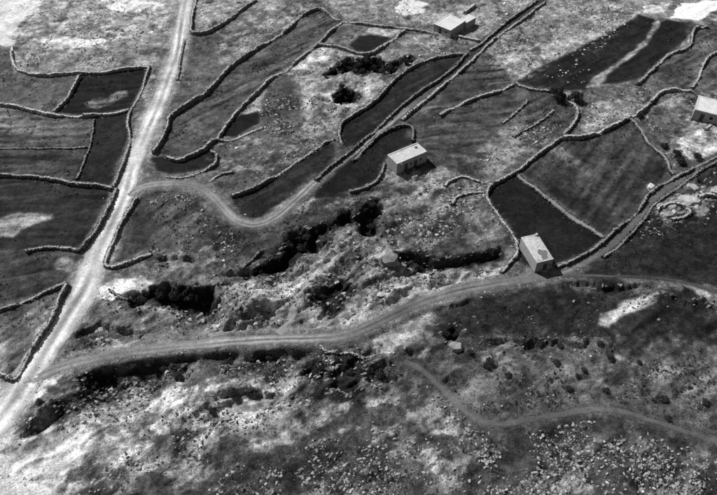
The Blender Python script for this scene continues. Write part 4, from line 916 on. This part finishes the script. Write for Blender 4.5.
SP_ = ((289,246,1.8,2.4),(297,240,1.7,2.2),(307,238,1.7,2.2),(286,239,1.4,1.8),(316,236,1.4,1.8),(300,249,1.5,1.8),(330,224,1.3,1.6),(343,217,1.4,1.7),(270,270,1.1,1.3),(252,272,1.1,1.3))
for px, py, r, h in SP_:
    bush(px, py, r*.6, h*.5, nth((px, py), SP_)+' of the dark bushes in the deep central quarry hollow', G3, RNG.integers(0, 2))
L4, G4 = 'dark bush in the narrow black hollow below the stone house', 'bushes in the narrow hollow'
SP_ = ((364,208,1.5,2.0),(372,205,1.6,2.2),(370,214,1.6,2.0),(367,222,1.4,1.8),(371,230,1.2,1.5))
for px, py, r, h in SP_:
    bush(px, py, r*.65, h*.55, nth((px, py), SP_)+' of the dark bushes in the narrow hollow below the stone house', G4, RNG.integers(0, 2))
L5, G5 = 'dark bush in the long black pit beside the pale patch', 'bushes in the long pit'
for px, py, r, h in ((140,297,1.6,1.6),(158,296,1.3,1.5),(176,296,1.4,1.7),(192,298,1.5,1.8),(204,296,1.3,1.6)):
    bush(px, py, r, h, {140: 'leftmost bush', 158: 'second bush from the left', 176: 'middle bush', 192: 'fourth bush from the left', 204: 'rightmost bush'}[px]+' in the long black pit beside the pale patch', G5, RNG.integers(2, 4))
L6, G6 = 'dark shrub inside the wall corner of the stony yard', 'shrubs in the stony yard'
SP_ = ((677,154,1.3,1.4),(681,162,1.2,1.3),(697,156,1.2,1.3),(664,146,1.0,1.1),(640,116,.9,1.0))
for px, py, r, h in SP_:
    bush(px, py, r, h, nth((px, py), SP_)+' of the dark shrubs in the stony yard at the right', G6, RNG.integers(2, 4), 'shrub')
L7, G7 = 'low dark shrub on the grassy slope at the lower right', 'shrubs on the lower right slope'
SP_ = ((490,361,1.3,1.1),(486,366,1.0,.9),(557,363,1.2,.9),(611,358,1.3,1.1),(584,370,1.0,.8),(569,389,1.1,1.0),(606,390,1.0,.8),(664,399,1.3,1.0),(639,362,.8,.8),(706,402,1.2,.9),(668,418,1.1,.8),(578,376,.8,.7),(508,375,1.0,.9),(540,344,1.1,1.0),(600,344,1.2,1.0),(560,346,1.0,.9),(470,352,1.0,.9),(690,388,.8,.7))
for px, py, r, h in SP_:
    bush(px, py, r*.68, h*.6, nth((px, py), SP_)+' of the low shrubs on the lower right grassy slope', G7, RNG.integers(2, 4), 'shrub')
L8, G8 = 'low dark shrub on the slope below the cart track at the lower left', 'shrubs below the cart track'
SP_ = ((132,366,1.2,1.0),(150,362,1.3,1.1),(164,368,1.0,.8),(178,376,1.1,.9),(228,362,1.2,1.1),(248,358,1.1,1.0),(268,354,1.1,1.0),(292,352,1.1,1.0),(232,392,1.1,.9),(254,392,1.0,.8),(272,396,1.0,.8),(212,410,1.0,.8),(92,386,1.2,1.0),(40,402,.9,.8),(308,366,1.1,1.0),(316,370,1.0,.9),(380,374,1.2,1.0),(396,378,1.1,.9),(350,372,1.0,.8),(446,334,1.1,1.2),(456,334,1.1,1.2))
for px, py, r, h in SP_:
    bush(px, py, r*.8, h*.75, nth((px, py), SP_)+' of the low shrubs below the winding cart track', G8, RNG.integers(2, 4), 'shrub')

# ------------------------------------------------------------------ low scrub and tufts: ground cover
def tufts(label, areas):
    xs_, ys_ = [], []
    for pts, dens in areas:
        x, y = scatter(pts, dens); xs_.append(x); ys_.append(y)
    x = np.concatenate(xs_); y = np.concatenate(ys_); n = len(x); k = 8
    rad = RNG.uniform(.09, .30, n)
    a = RNG.random((n, k))*6.283; rr = rad[:, None]*RNG.random((n, k))**.5; cx = x[:, None]+np.cos(a)*rr*.8; cy = y[:, None]+np.sin(a)*rr*.8
    cz = H(x, y)[:, None]+rad[:, None]*RNG.uniform(.1, .55, (n, k))
    d = RNG.normal(size=(n, k, 3)); d[..., 2] = np.abs(d[..., 2])+.3; d /= np.linalg.norm(d, axis=-1)[..., None]
    q = np.cross(d, RNG.normal(size=(n, k, 3))); q /= np.linalg.norm(q, axis=-1)[..., None]; w_ = np.cross(d, q)
    s = (rad[:, None]*RNG.uniform(.3, .6, (n, k)))[..., None]; c = np.stack([cx, cy, cz], -1)
    V = np.stack([c-q*s, c+q*s*.5-w_*s, c+q*s*.6+w_*s*.9], 2).reshape(-1, 3)
    t = np.repeat(np.clip(.048*(1+RNG.normal(size=n)*.4), .015, .12), 3*k)
    link('low_scrub', mesh_np('low_scrub', V, np.arange(len(V)).reshape(-1, 3), 3, t, False, M_LEAF), kind='stuff', label=label, category='scrub')
    return n
nt_ = tufts('low dark scrub dotting the foreground slopes', [([(20,430),(80,372),(300,346),(480,344),(780,350),(780,540),(236,540),(240,452),(120,440)], .9), ([(440,300),(717,288),(760,340),(450,344)], .7), ([(70,370),(130,358),(320,346),(400,360),(300,372),(180,380),(90,400)], 1.0)])
nt_ += tufts('low dark scrub between the rocks and walls of the middle ground', [([(150,188),(232,224),(330,190),(390,186),(486,182),(510,240),(500,268),(396,306),(206,334),(60,354),(60,302),(150,286)], 1.0), ([(214,142),(324,140),(250,186),(212,178)], .5), ([(268,80),(318,48),(400,64),(340,120),(300,150),(266,140)], .35), ([(560,276),(640,222),(717,168),(760,280)], .6), ([(478,58),(545,8),(650,6),(560,78),(516,80)], .35), ([(180,110),(196,34),(318,4),(290,24),(220,70)], .3), ([(566,92),(650,84),(717,92),(717,150),(676,168),(636,118),(584,132)], .35), ([(20,4),(160,0),(150,60),(20,66)], .4), ([(60,530),(100,455),(240,440),(240,530)], .8), ([(420,120),(514,88),(575,108),(556,134),(490,180),(430,150)], .3)])
nt_ += tufts('sparse low weeds growing over the fields', [(f[1], .45) for f in FIELDS])
print('loose stones', nst, 'tufts', nt_, 'objects', len(bpy.data.objects))
